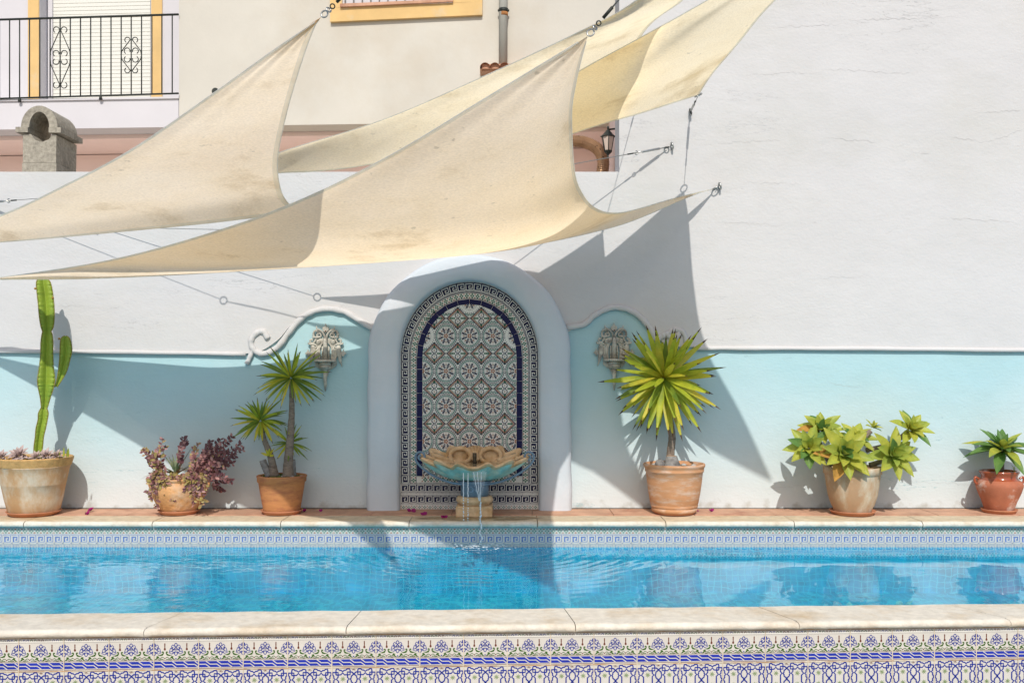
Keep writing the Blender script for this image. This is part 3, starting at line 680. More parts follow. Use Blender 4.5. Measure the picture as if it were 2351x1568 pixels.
cr_ = random.Random(4)
for (x0, y0, x1, y1, w) in ((1905, 320, 2010, 328, .0045), (2110, 353, 2134, 353, .005), (2240, 262, 2345, 255, .004), (2180, 315, 2260, 330, .005), (2260, 330, 2345, 300, .004), (1780, 65, 1930, 58, .003), (1930, 50, 2200, 42, .003), (1640, 330, 1800, 322, .0025), (1700, 175, 1880, 168, .0025), (1880, 160, 2110, 172, .0025), (1640, 510, 1800, 520, .0025), (2150, 500, 2330, 512, .0035), (2030, 540, 2060, 520, .003), (1700, 420, 1850, 424, .002), (1850, 640, 2000, 636, .002), (60, 470, 90, 476, .003), (1000, 700, 1010, 704, .002), (2080, 1105, 2230, 1112, .003), (1750, 1120, 1850, 1114, .002), (1900, 880, 1980, 888, .0022), (560, 590, 640, 596, .002), (100, 700, 230, 706, .002)):
    mb = MB(); n_ = max(4, int((x1 - x0) / 6)); pr_ = [(lerp(x0, x1, i / n_), lerp(y0, y1, i / n_) + cr_.uniform(-1, 1) * min(3.0, (x1 - x0) / 14)) for i in range(n_ + 1)]
    off_ = 0.0235 if y0 < 790 else 0.0012
    vs_ = []
    for i, (a_, b_) in enumerate(pr_):
        q = wp(a_, b_, off_); ww = w * cr_.uniform(.2, 1) * (0.15 + math.sin(math.pi * i / n_)) * .5
        vs_ += [q + Vector((0, 0, ww)), q - Vector((0, 0, ww))]
    mb.add(vs_, [(2 * i, 2 * i + 1, 2 * i + 3, 2 * i + 2) for i in range(n_)], 'crack'); mb.build('crack', gw)
# ------------------------------------------------------------------ arched niche
AX = -0.360; SPZ = 1.295
su = thing('arch_surround', 'thick white plaster arch framing the mosaic panel', 'arch', (AX, 8.4, 0))
def arch_pt(a, bq, s):            # s: -1..1 ; |s|>0.5 legs
    if s < -0.5: t = (s + 1) / 0.5; return (-a, t * SPZ)
    if s > 0.5: t = (1 - s) / 0.5; return (a, t * SPZ)
    w = math.pi * (0.5 - s)      # pi..0
    return (a * math.cos(w), SPZ + bq * math.sin(w))
prof = [(0.0, 0.025), (0.0, 0.075), (0.03, 0.105), (0.10, 0.125), (0.5, 0.130), (0.85, 0.128), (0.96, 0.105), (1.0, 0.065), (1.0, -0.01)]
mb = MB(); NSEG = 96; vs = []; fs = []
for i in range(NSEG + 1):
    s_ = -1 + 2 * i / NSEG
    xi, zi = arch_pt(0.585, 0.637, s_); xo, zo = arch_pt(0.856, 0.862, s_)
    bl = max(0, (abs(s_) - 0.5) * 2)
    xo *= 1 + 0.012 * bl
    for v_, d in prof:
        wob = 0.004 * math.sin(i * 0.8 + v_ * 9)
        vs.append((AX + lerp(xi, xo, v_) + (wob if v_ > 0.9 else 0), WY - d, lerp(zi, zo, v_)))
q = len(prof)
for i in range(NSEG):
    for j in range(q - 1): fs.append((i * q + j, i * q + j + 1, (i + 1) * q + j + 1, (i + 1) * q + j))
mb.add(vs, fs, 'white_s', True); mb.build('surround', su)
# mosaic
pn = thing('mosaic_panel', 'arched mosaic tile panel of circles and diamonds with navy and meander borders', 'mosaic', (AX, 8.46, 0))
PY = WY - 0.034
def frP(a, b_, h): return Vector((AX + a, PY - h, b_))
mb = MB()
out = [arch_pt(0.60, 0.65, -1 + 2 * i / 60) for i in range(61)]
mb.prism([frP(a, c, 0) for a, c in out], (0, 0.012, 0), 'cream_glaze')
def inside(x, z, a=0.425, bq=0.465):
    if abs(x) > a or z < 0.28: return False
    return z < SPZ or (x / a) ** 2 + ((z - SPZ) / bq) ** 2 < 1
cz0 = CAMZ + (HY - ((1000 + 1025 / 1.568) / 1.6334)) * WS
for j in range(-2, 6):
    zc = cz0 + j * 0.2975
    for i in range(-3, 4):
        xc = i * 0.199
        if inside(xc, zc) and inside(xc + .09, zc) and inside(xc - .09, zc) or inside(xc, zc):
            cp = [(xc + 0.092 * math.cos(6.2832 * k / 40), zc + 0.092 * 1.08 * math.sin(6.2832 * k / 40)) for k in range(40)]
            run = [q_ for q_ in cp if inside(*q_)]
            for k in range(40):
                if inside(*cp[k]) and inside(*cp[(k + 1) % 40]): strip(mb, frP, [cp[k], cp[(k + 1) % 40]], 0.0042, 'navy_m', 0.0009)
                c1_ = tuple(lerp(a_, b_, 0.12) for a_, b_ in zip(cp[k], (xc, zc))); c2_ = tuple(lerp(a_, b_, 0.12) for a_, b_ in zip(cp[(k + 1) % 40], (xc, zc)))
                if inside(*c1_) and inside(*c2_): strip(mb, frP, [c1_, c2_], 0.011, 'fadegreen', 0.0003)
        def ring(r, n, dr, mk):
            for k in range(n):
                a = 6.2832 * k / n
                if inside(xc + r * math.cos(a), zc + r * 1.08 * math.sin(a)): dot(mb, frP, xc + r * math.cos(a), zc + r * 1.08 * math.sin(a), dr, mk, 0.0006, 4)
        ring(0.0975, 36, 0.0045, 'navy_m')
        ring(0.071, 30, 0.0036, 'navy_m'); ring(0.050, 8, 0.0080, 'orange'); ring(0.012, 5, 0.010, 'orange'); ring(0.060, 16, 0.0030, 'orange')
        for k in range(8):
            a = R(22.5 + 45 * k)
            if inside(xc + .045 * math.cos(a), zc + .045 * math.sin(a)):
                c, s_ = math.cos(a), math.sin(a)
                for q_ in (0.024, 0.036, 0.048, 0.059):
                    ww = 0.0060 + 0.004 * math.sin((q_ - .02) / .045 * 3.14)
                    flatpoly(mb, frP, [(xc + q_ * c - ww * s_, zc + q_ * s_ + ww * c), (xc + q_ * c + ww * s_, zc + q_ * s_ - ww * c), (xc + (q_ + .0095) * c + ww * s_, zc + (q_ + .0095) * s_ - ww * c), (xc + (q_ + .0095) * c - ww * s_, zc + (q_ + .0095) * s_ + ww * c)], 'navy_m', 0.0007)
        xd, zd = xc + 0.0995, zc + 0.1487
        for (hw, hh, mk, rr, st) in ((0.093, 0.091, 'navy_m', 0.0064, 0.0105), (0.079, 0.078, 'orange', 0.0072, 0.0115), (0.067, 0.066, 'green_glaze', 0.0042, 0.010)):
            for sx in (1, -1):
                for sz in (1, -1):
                    n = int(hw * 1.414 / st)
                    for k in range(n + 1):
                        px, pz = xd + sx * hw * k / n, zd + sz * hh * (1 - k / n)
                        if inside(px, pz): dot(mb, frP, px, pz, rr, mk, 0.0006, 4)
        if inside(xd, zd):
            for sz in (1, -1):
                for k in range(10):
                    a = 0.628 * k; dot(mb, frP, xd + 0.021 * math.cos(a), zd + sz * 0.026 + 0.021 * math.sin(a), 0.0062, 'navy_m')
                dot(mb, frP, xd, zd + sz * 0.026, 0.006, 'orange'); dot(mb, frP, xd, zd + sz * 0.056, 0.010, 'green_glaze')
            for sx in (1, -1):
                for k in range(3): dot(mb, frP, xd + sx * (0.03 + k * 0.014), zd, 0.009, 'green_glaze')
        for sx in (1, -1):
            for sz in (1, -1):
                for (dx, dz) in ((0.095, 0.063), (0.083, 0.075), (0.097, 0.082), (0.0, 0.115), (0.012, 0.122), (0.035, 0.112), (0.022, 0.113)):
                    if inside(xc + sx * dx, zc + sz * dz): dot(mb, frP, xc + sx * dx, zc + sz * dz, 0.0082, 'fadegreen', 0.0005)
                if inside(xc + sx * 0.008, zc + sz * 0.107): dot(mb, frP, xc + sx * 0.008, zc + sz * 0.107, 0.003, 'green_glaze', 0.0005)
        if inside(xc, zc): strip(mb, frP, [(xc - 0.0995, zc), (xc + 0.0995, zc)], 0.0028, 'white_glaze', 0.0013); strip(mb, frP, [(xc, max(.28, zc - 0.148)), (xc, zc + 0.148)], 0.0028, 'white_glaze', 0.0013)
        elif inside(xd - .0995, zc - 0.03): strip(mb, frP, [(xc, zc - 0.148), (xc, zc - .03)], 0.0028, 'white_glaze', 0.0013)
mb.build('inner_tiles', pn)
# bands following the arch : (inner a,b) (outer a,b)
def band_fn(a0, b0, a1, b1, zb):
    # arc-length table of the middle line
    N = 200; mid = []
    for i in range(N + 1):
        s_ = -1 + 2 * i / N
        def pt(a, bq):
            if abs(s_) > 0.5:
                t = (1 - abs(s_)) / 0.5; return (math.copysign(a, s_), lerp(zb, SPZ, t))
            w = math.pi * (0.5 - s_); return (a * math.cos(w), SPZ + bq * math.sin(w))
        mid.append((pt(a0, b0), pt(a1, b1)))
    L = [0]
    for i in range(N):
        m0 = ((mid[i][0][0] + mid[i][1][0]) / 2, (mid[i][0][1] + mid[i][1][1]) / 2); m1 = ((mid[i + 1][0][0] + mid[i + 1][1][0]) / 2, (mid[i + 1][0][1] + mid[i + 1][1][1]) / 2)
        L.append(L[-1] + math.hypot(m1[0] - m0[0], m1[1] - m0[1]))
    def f(s, v):                  # s metres along, v 0 inner..1 outer
        s = max(0, min(L[-1] - 1e-6, s)); i = 0; lo, hi = 0, N
        while hi - lo > 1:
            m_ = (lo + hi) // 2
            if L[m_] <= s: lo = m_
            else: hi = m_
        t = (s - L[lo]) / (L[lo + 1] - L[lo] + 1e-12)
        p0 = (lerp(mid[lo][0][0], mid[lo + 1][0][0], t), lerp(mid[lo][0][1], mid[lo + 1][0][1], t)); p1 = (lerp(mid[lo][1][0], mid[lo + 1][1][0], t), lerp(mid[lo][1][1], mid[lo + 1][1][1], t))
        return (lerp(p0[0], p1[0], v), lerp(p0[1], p1[1], v))
    return f, L[-1]
f, Ln = band_fn(0.399, 0.446, 0.446, 0.488, 0.284)
mb = MB(); nt = 34
for i in range(nt):
    s0, s1 = Ln * i / nt + 0.0015, Ln * (i + 1) / nt - 0.0015
    c = [f(s0, 0), f(s1, 0), f(s1, 1), f(s0, 1)]
    mb.prism([frP(a, z, 0.004) for a, z in c], (0, 0.004, 0), 'navy')
c = [f(0, -0.03), f(Ln, -0.03)]
mb.build('navy_border', pn)
mb = MB(); W2 = 0.056
f, Ln = band_fn(0.448, 0.490, 0.504, 0.546, 0.225)
frB = lambda a, b_, h: frP(*f(a, b_ / W2), h)
greenband(mb, frB, 0, Ln, 0.004, W2 - 0.012, pitch=0.046)
for vv in (0.003, W2 - 0.004):
    n = int(Ln / 0.0105)
    for i in range(n): dot(mb, frB, Ln * (i + .5) / n, vv, 0.0050, 'navy_m', 0.0006, 4)
greenband(mb, frP, -0.40, 0.40, 0.232, 0.045, pitch=0.05)
dotline(mb, frP, -0.5, 0.227, 0.5, 0.227, 0.0105, 0.0038, 'navy_m')
greenband(mb, frP, -0.58, 0.58, 0.006, 0.028, pitch=0.045)
mb.build('green_border', pn)
mb = MB(); W3 = 0.077
f, Ln = band_fn(0.505, 0.548, 0.582, 0.634, 0.225)
n = round(Ln / 0.069)
frM = lambda a, b_, h: frP(*f(a, b_ / W3), h)
for i in range(n):
    flatpoly(mb, frM, [(Ln * i / n, 0.006), (Ln * (i + 1) / n, 0.006), (Ln * (i + 1) / n, 0.071), (Ln * i / n, 0.071)], 'navy_m', 0.0006)
    key(mb, frM, Ln * i / n, Ln / n, 0.010, 0.055, 'cream_glaze', 0.0014, 0.0078)
nn = int(Ln / 0.011)
for vv in (0.001, W3 - 0.004):
    for i in range(nn): dot(mb, frM, Ln * (i + .5) / nn, vv, 0.0050, 'navy_m', 0.0006, 4)
for zb in (0.143, 0.048):
    for i in range(17): flatpoly(mb, frP, [(-0.58 + i * 0.0683, zb + .004), (-0.5117 + i * 0.0683, zb + .004), (-0.5117 + i * 0.0683, zb + .072), (-0.58 + i * 0.0683, zb + .072)], 'navy_m'); key(mb, frP, -0.58 + i * 0.0683, 0.0683, zb + 0.008, 0.060, 'cream_glaze', 0.0014, 0.0080)
    dotline(mb, frP, -0.58, zb + 0.078, 0.58, zb + 0.078, 0.011, 0.004, 'navy_m'); dotline(mb, frP, -0.58, zb - 0.004, 0.58, zb - 0.004, 0.011, 0.004, 'navy_m')
mb.build('meander_border', pn)

# ------------------------------------------------------------------ shade sails
def edge(ptsl, n=24):
    # ptsl: (x, y, Z) ; depth given at some points, others None -> interpolated in 1/Z along the picture
    k = len(ptsl); d = [0]
    for i in range(1, k): d.append(d[-1] + math.hypot(ptsl[i][0] - ptsl[i - 1][0], ptsl[i][1] - ptsl[i - 1][1]))
    known = [(d[i], 1 / ptsl[i][2]) for i in range(k) if ptsl[i][2]]
    def inv(t):
        for (a, za), (c, zc) in zip(known, known[1:]):
            if t <= c + 1e-9: return lerp(za, zc, (t - a) / (c - a))
        return known[-1][1]
    w = [P(ptsl[i][0], ptsl[i][1], 1 / inv(d[i])) for i in range(k)]
    c = catmull(w, 12)
    L = [0]
    for i in range(1, len(c)): L.append(L[-1] + (c[i] - c[i - 1]).length)
    out = []; j = 0
    for i in range(n + 1):
        t = L[-1] * i / n
        while j < len(c) - 2 and L[j + 1] < t: j += 1
        out.append(c[j].lerp(c[j + 1], (t - L[j]) / (L[j + 1] - L[j] + 1e-12)))
    return out
NE = 56
def sail(label, e1, e2, base, hem=0.035, folds=None, mk='cloth'):
    """e1: T->L, e2: T->Rr, base: L->Rr"""
    t = thing('shade_sail', label, 'shade sail', tuple(e1[0]), 'shade sails stretched over the pool')
    L, Rr = base[0], base[-1]
    def ev(e, v):
        q = v * NE; i = min(NE - 1, int(q)); return e[i].lerp(e[i + 1], q - i)
    def Sf(u, v):
        p = ev(e1, v) * (1 - u) + ev(e2, v) * u + (ev(base, u) - L * (1 - u) - Rr * u) * v
        wk = math.exp(-v * 5) * math.sin(u * 20) + math.exp(-((1 - v) ** 2 * 60 + u * u * 40)) * math.sin(v * 90 + u * 50) + math.exp(-((1 - v) ** 2 * 60 + (1 - u) ** 2 * 40)) * math.sin(u * 60 - v * 40)
        p += Vector((0, -0.4, 1)) * 0.010 * wk * math.sin(math.pi * u) * (1 - v) ** .3 if 0 < v < 1 else Vector((0, 0, 0))
        if folds: p += folds(u, v)
        return p
    m_ = MB(); m_.grid(Sf, 48, 48, mk); m_.build('cloth', t)
    m_ = MB()
    down = Vector((0, -0.3, -1)).normalized() * 0.004
    for (fn, nm) in ((lambda k, w: Sf(w, k), 0), (lambda k, w: Sf(1 - w, k), 1), (lambda k, w: Sf(k, 1 - w), 2)):
        vs = []; n = 60; pth = []
        for i in range(n + 1):
            k = 0.012 + 0.985 * i / n
            a = fn(k, 0.0); c = fn(k, 0.03); dd = (c - a); ln = dd.length
            c = a + dd * (min(hem, 10 * ln) / ln if ln > 1e-5 else 0)
            vs += [a + down, c + down]; pth.append(a)
        m_.add(vs, [(2 * i, 2 * i + 1, 2 * i + 3, 2 * i + 2) for i in range(n)], 'cloth_hem', True)
        m_.tube(pth, 0.0035, 'cloth_hem', 6)
    m_.build('hem', t)
    return t
TA, LA, RA = (738, 40, 4.4), (-200, 562, 7.6), (690, 489, 7.0)
sA1 = edge([TA, (722, 53, None), (620, 122, 4.75), (480, 222, 5.2), (300, 345, 5.8), (150, 425, 6.3), (0, 495, 6.86), LA], NE)
sA2 = edge([TA, (722, 62, 4.5), (690, 150, 5.0), (656, 268, 5.7), (637, 370, 6.3), (645, 438, 6.8), (663, 468, 6.93), RA], NE)
sAb = edge([LA, (0, 556, None), (288, 531, 7.2), (474, 513, None), (576, 501, None), RA], NE)
sail('leftmost big beige sail, its tip reaching up beside the ochre window frame', sA1, sA2, sAb, mk='cloth_w')
TB, LB, RB = (1349, 84, 4.38), (-150, 650, 7.88), (1640, 433, 8.42)
sB1 = edge([TB, (1330, 96, None), (1100, 235, None), (900, 355, None), (700, 455, None), (500, 530, None), (250, 598, None), (0, 637, 7.8), LB], NE)
sB2 = edge([TB, (1340, 115, None), (1322, 190, 4.95), (1312, 270, 5.4), (1320, 400, 6.1), (1340, 450, 6.35), (1365, 477, 6.6), (1400, 489, 7.0), (1450, 484, 7.5), (1550, 455, 8.15), RB], NE)
sBb = edge([LB, (0, 642, 7.82), (200, 640, 7.76), (500, 626, 7.69), (900, 599, 7.82), (1200, 566, 7.98), (1400, 524, 8.06), (1500, 488, 8.13), (1590, 449, 8.24), RB], NE)
sail('large foreground beige sail spanning from the left edge to a hook on the white wall', sB1, sB2, sBb)
c1 = (1406, 268, 7.62); c2 = (442, 428, 7.57); c3 = (1783, -256, 4.67)
sC1 = edge([c3, (1640, -75, None), (1568, 0, 5.6), (1470, 87, 6.5), c1], NE)
sC2 = edge([c3, (1463, 0, 5.39), (1331, 73, 5.64), (1104, 179, 6.13), (870, 279, 6.67), (640, 351, 7.185), c2], NE)
sCb = edge([c1, (1300, 288, 7.47), (1200, 306, 7.36), (1120, 322, 7.32), (870, 373, 7.255), (735, 393, 7.30), (637, 399, 7.35), (540, 410, 7.45), c2], NE)
def foldC(u, v):
    return Vector((0, -0.3, 0.10)) * (0.16 * math.sin(u * 3.14) * (0 if v < 0.4 else (v - 0.4)) * math.sin((u * 5 + v * 2) * 3.5)) * max(0, u - .35)
sail('narrow yellow lit sail running behind the large beige sail', sC1, sC2, sCb, 0.03, foldC, 'cloth_y')
d1 = (1604, 218, 7.77); d2 = (704, 532, 7.92); d3 = (2309, -560, 4.47)
sD1 = edge([d3, (2000, -200, None), (1780, 0, 6.2), (1694, 101, 6.8), (1634, 172, 7.45), d1], NE)
sD2 = edge([d3, (1900, -160, None), (1626, 0, 5.82), (1476, 84, 6.11), (1331, 163, 6.45), (1100, 300, 6.96), (900, 420, 7.45), d2], NE)
sDb = edge([d1, (1469, 261, 7.54), (1404, 279, 7.44), (1313, 308, 7.41), (1163, 361, 7.6), (900, 455, 7.72), d2], NE)
sail('yellow cream sail at the upper right, its corner tied above the wall hooks', sD1, sD2, sDb, 0.025, None, 'cloth_y')

# ------------------------------------------------------------------ rigging
def torus(m_, c, r, t, nrm, mk, n=16):
    nrm = Vector(nrm).normalized(); a = nrm.orthogonal().normalized(); b_ = nrm.cross(a)
    m_.tube([Vector(c) + (a * math.cos(6.2832 * i / n) + b_ * math.sin(6.2832 * i / n)) * r for i in range(n + 1)], t, mk, 6, False)
def rig(p0, p1, label, hook=True, ring=True, rad=0.0028, buckle=0.38, mk='cable', blen=0.30):
    """p0: wall or far end, p1: sail corner"""
    p0, p1 = Vector(p0), Vector(p1); d = (p1 - p0); L = d.length; d.normalize()
    t = thing('rigging_cable', label, 'cable', tuple(p0), 'wire cables holding the sails')
    m_ = MB(); m_.tube([p0 + d * 0.05, p1 - d * 0.05], rad, mk, 6); m_.build('wire', t)
    if hook:
        m_ = MB(); torus(m_, p0 + Vector((0, -0.03, 0)), 0.028, 0.0065, (1, 0, 0.25), 'steel'); m_.tube([p0 + Vector((0, 0.03, 0)), p0 + Vector((0, -0.008, 0))], 0.008, 'steel'); m_.build('eye_bolt', t)
    if ring:
        m_ = MB(); torus(m_, p1 - d * 0.02, 0.030, 0.0055, d.cross(Vector((0.2, 1, 0.1))), 'steel'); m_.build('sail_ring', t)
    if buckle and L > 0.25:
        a = p0 + d * 0.07; bl = min(blen, L * 0.6)
        m_ = MB(); m_.tube([a, a + d * 0.05, a + d * 0.06, a + d * (bl - .06), a + d * (bl - .05), a + d * bl], [0.005, 0.005, 0.010, 0.010, 0.005, 0.005], 'steel', 8)
        torus(m_, a + d * bl, 0.016, 0.004, d.cross(Vector((0, 0, 1))), 'steel'); torus(m_, p0 + d * 0.05, 0.02, 0.005, d.cross(Vector((0, 1, 0.3))), 'iron'); m_.build('turnbuckle', t)
        m_ = MB(); m_.tube([a + d * (bl + .03), a + d * (bl + 0.09)], 0.006, 'iron'); m_.build('crimp_sleeve', t)
    return t
rig(wp(1650, 430, 0.022), P(1640, 433, 8.40), 'short hook tying the large foreground sail to the white wall', buckle=0)
rig(wp(1583, 261, 0.022), P(1604, 218, 7.77), 'short cable from the highest wall hook up to the right hand sail', buckle=0.3, blen=0.30)
rig(wp(1541, 338, 0.022), P(690, 489, 7.0), 'long wire from the middle wall hook passing in front of the lantern', buckle=0.3, rad=0.0035)
rig(wp(1490, 135, 0.022), P(*c1), 'cable behind the right hand sail holding the narrow sail corner', buckle=0.3)
rig(wp(-50, 468, 0.022), P(*c2), 'wire from the far left of the white wall to the narrow sail', buckle=0.3)
rig(wp(225, 522, 0.022), P(*d2), 'wire behind the sails seen only by its shadow left of the arch', buckle=0.0)
rig(wp(-520, 640, 0.022), P(*LA), 'wire outside the left edge holding the leftmost sail', buckle=0.3)
rig(wp(-420, 760, 0.022), P(*LB), 'wire outside the left edge holding the large foreground sail', buckle=0.3)
tA = P(738, 40, 4.4); tB = P(1349, 84, 4.38)
def toprig(c, x1, y1, Z1, label, mk):
    e = P(x1, y1, Z1); d = (e - c).normalized()
    t = thing('rigging_cable', label, 'cable', tuple(c), 'wire cables holding the sails')
    m_ = MB(); m_.tube([c + d * 0.13, e], 0.004, mk, 6); m_.build('wire', t)
    m_ = MB(); torus(m_, c + d * 0.02, 0.016, 0.0036, d.cross(Vector((0.3, 0.2, 1))) + Vector((0, -1, 0)), 'steel'); m_.build('sail_ring', t)
    m_ = MB(); torus(m_, c + d * 0.048, 0.011, 0.0035, (1, -1, 0.6), 'steel'); torus(m_, c + d * 0.072, 0.010, 0.003, (0.2, -1, -0.4), 'iron'); m_.build('shackle', t)
    m_ = MB(); m_.tube([c + d * 0.10, c + d * 0.16], 0.0075, 'iron'); m_.build('crimp_sleeve', t)
toprig(tA, 1010, -225, 4.1, 'dark cable and shackle at the top tip of the leftmost sail', 'iron')
toprig(tB, 1640, -255, 4.1, 'thin cable and steel ring at the top tip of the large foreground sail', 'cable')

# ------------------------------------------------------------------ house behind
hs = thing('rear_house', 'cream rendered house behind the wall with a white balcony and pink recess', 'house', (0, 11.2, 0))
def bprism(m_, x0, y0, x1, y1, off0, off1, mk):   # picture rectangle on the house plane, between two depth offsets
    # upright box whose front face sits at the given picture rectangle
    A = B(x0, (y0 + y1) / 2, off0); C = B(x1, (y0 + y1) / 2, off0)
    def zz(y): q = B((x0 + x1) / 2, y, off0); return q.z
    dirv = Vector((C.x - A.x, C.y - A.y, 0)).normalized(); nb = Vector((-dirv.y, dirv.x, 0)); off1 = off1 - off0; off0 = 0
    vs = []
    for z in (zz(y1), zz(y0)):
        for (p, o) in ((A, off0), (C, off0), (C, off1), (A, off1)):
            vs.append(Vector((p.x, p.y, z)) + nb * o)
    m_.add(vs, [(0, 3, 2, 1), (4, 5, 6, 7), (0, 1, 5, 4), (1, 2, 6, 5), (2, 3, 7, 6), (3, 0, 4, 7)], mk)
mb = MB(); bprism(mb, 411, -260, 1560, 283, 0, 0.30, 'cream'); mb.build('cream_wall', hs)
mb = MB(); bprism(mb, -260, 233, 410, 297, 0.0, 0.30, 'bwhite'); bprism(mb, -260, 229, 410, 233, -0.02, 0.25, 'bwhite'); mb.build('balcony_slab', hs)
mb = MB(); bprism(mb, -300, 232.5, 412, 296, 0.302, 0.9, 'bwhite'); mb.build('balcony_floor', hs)
mb = MB(); bprism(mb, -300, 262, 1600, 298, 0.31, 1.3, 'pink'); bprism(mb, -300, 300, 1600, 700, 1.1, 1.3, 'pink'); mb.build('pink_recess', hs)
mb = MB()
bprism(mb, -300, -300, 90, 240, 0.80, 1.05, 'bwhite'); mb.build('balcony_wall', hs); mb = MB(); bprism(mb, 346, -300, 440, 240, 0.80, 1.05, 'bwhite')
mb.build('balcony_wall', hs)
for (xa, xb) in ((64, 89), (347, 372)):
    mb = MB(); bprism(mb, xa, -300, xb, 240, 0.785, 0.80, 'yellow'); mb.build('ochre_door_surround', hs)
mb = MB(); bprism(mb, 110, -300, 120, 240, 0.96, 0.99, 'bwhite'); mb.build('door_frame', hs)
mb = MB()
k = 0; y = 240.0
while y > -80:
    bprism(mb, 120, y - 8.2, 345, y, 0.985 - 0.0, 1.02, 'shutter'); bprism(mb, 120, y - 9.4, 345, y - 8.2, 0.992, 1.02, 'shutter'); y -= 9.4
mb.build('roller_shutter', hs)
mb = MB(); bprism(mb, 90.5, -300, 91.5, 240, 0.802, 1.0, 'bwhite'); mb.build('door_reveal', hs)
mb = MB()
c = B(494, 210, -0.004); mb.lathe([(0.0001, 0), (0.038, 0)], (0, 0, 0), 'iron', 20, False)
nv = len(mb.v) - 40
mb.v = mb.v[:nv] + [(c.x + v[0], c.y, c.z + v[1]) for v in mb.v[nv:]]
mb.build('vent_hole', hs)
mb = MB(); mb.box((1.05, 8.82, 0), (1.3, 12.0, 4.2), 'pink'); mb.build('side_wall', hs)
b = MB(); b.box((-9, WY + 0.33, 2.2), (0.9, 12.0, 2.55), 'cream'); struct(b.build('added_bounce_roof'))  # unseen roof slab, added to bounce sunlight up into the pink recess
# window
wd = thing('window', 'window with ochre painted frame and red tiled sill at the top of the cream wall', 'window', tuple(B(934, 45)))
def slant(m_, pts4, o0, o1, mk):
    nb = Vector((0.06, 1, 0)).normalized()
    m_.prism([B(x, y) + nb * o0 for x, y in pts4], nb * (o1 - o0), mk)
mb = MB(); slant(mb, [(760, 54), (1108, 38), (1108, 8), (760, 22)], -0.045, 0.001, 'yellow'); slant(mb, [(760, 22), (787, 22), (787, -80), (760, -80)], -0.045, 0.001, 'yellow'); slant(mb, [(1040, 12), (1108, 8), (1108, -80), (1040, -80)], -0.045, 0.001, 'yellow'); mb.build('ochre_frame', wd)
mb = MB(); slant(mb, [(784, 22), (1042, 10), (1042, 4), (784, 15)], -0.075, -0.046, 'terra'); mb.build('tiled_sill', wd)
mb = MB(); slant(mb, [(787, 18), (1040, 8), (1040, -80), (787, -80)], -0.010, -0.001, 'bwhite'); mb.build('shutter_panel', wd)
mb = MB()
for i in range(13):
    x = 795 + i * 19.5; nb = Vector((0.06, 1, 0)) * -0.06
    mb.tube([B(x, 13) + nb, B(x, -80) + nb], 0.006, 'pipe', 6)
mb.build('window_bars', wd)
# balcony railing
rl = thing('balcony_railing', 'black iron balcony railing with two scrolled panels', 'railing', tuple(B(205, 228, -0.02)))
def bz(x, y): return B(x, y, -0.03)
def ry(x, top): return (lerp(46, 34, x / 410.0) if top else lerp(227, 215, x / 410.0))
mb = MB(); mb.tube([bz(-40, ry(-40, 1)), bz(410, ry(410, 1))], 0.012, 'iron', 6); mb.build('top_rail', rl)
mb = MB(); mb.tube([bz(-40, ry(-40, 0)), bz(410, ry(410, 0))], 0.010, 'iron', 6); mb.build('bottom_rail', rl)
for xz in (-4, 65, 133, 200, 270, 340, 408, 477, 546, 615, 684, 753, 822, 890, 960, 1030, 1098, 1168):
    x = xz / 2.954; mb = MB(); mb.tube([bz(x, ry(x, 1)), bz(x, ry(x, 0))], 0.0068, 'iron', 6); mb.build('baluster', rl)
for x in (45, 231):
    mb = MB(); mb.tube([bz(x, ry(x, 0)), bz(x, ry(x, 0) + 9)], [0.012, 0.02], 'iron', 8); mb.build('foot', rl)
def spiral(cx, cy, r0, a0, turns, sx=1, n=16, r1=0.25):
    return [(cx + sx * lerp(r0, r0 * r1, i / n) * math.cos(R(a0) + turns * 6.2832 * i / n), cy + lerp(r0, r0 * r1, i / n) * math.sin(R(a0) + turns * 6.2832 * i / n)) for i in range(n + 1)]
for (cx, y0, y1, w) in ((408, 185, 600, 66), (890, 255, 497, 66)):
    mb = MB(); ym = (y0 + y1) / 2; T = lambda L: [B(a / 2.954, b_ / 2.954, -0.032) for a, b_ in L]
    for sx in (1, -1):
        for sy in (1, -1):
            yy = lambda v: ym - sy * (ym - y0) * v
            rr = 20 if y1 - y0 > 300 else 18
            ps = [(cx + sx * 26 + sx * rr * math.cos(R(a)), yy(1) + sy * rr + sy * rr * -math.sin(R(a)) * 1) for a in range(-60, 200, 20)]
            mb.tube(T([(cx + sx * w, yy(0.18)), (cx + sx * (w - 8), yy(0.30)), (cx + sx * 10, yy(0.82)), (cx + sx * 4, yy(0.88))] + ps[::-1]), 0.0055, 'iron', 5)
            ps = [(cx + sx * (w - 38) + sx * 20 * math.cos(R(a)), yy(0.0) - sy * 28 - sy * 20 * math.sin(R(a))) for a in range(200, -80, -20)]
            mb.tube(T([(cx + sx * w, yy(0.18)), (cx + sx * w, yy(0.08))]), 0.0055, 'iron', 5)
            mb.tube(T(ps), 0.0055, 'iron', 5)
    mb.build('scroll_panel', rl)
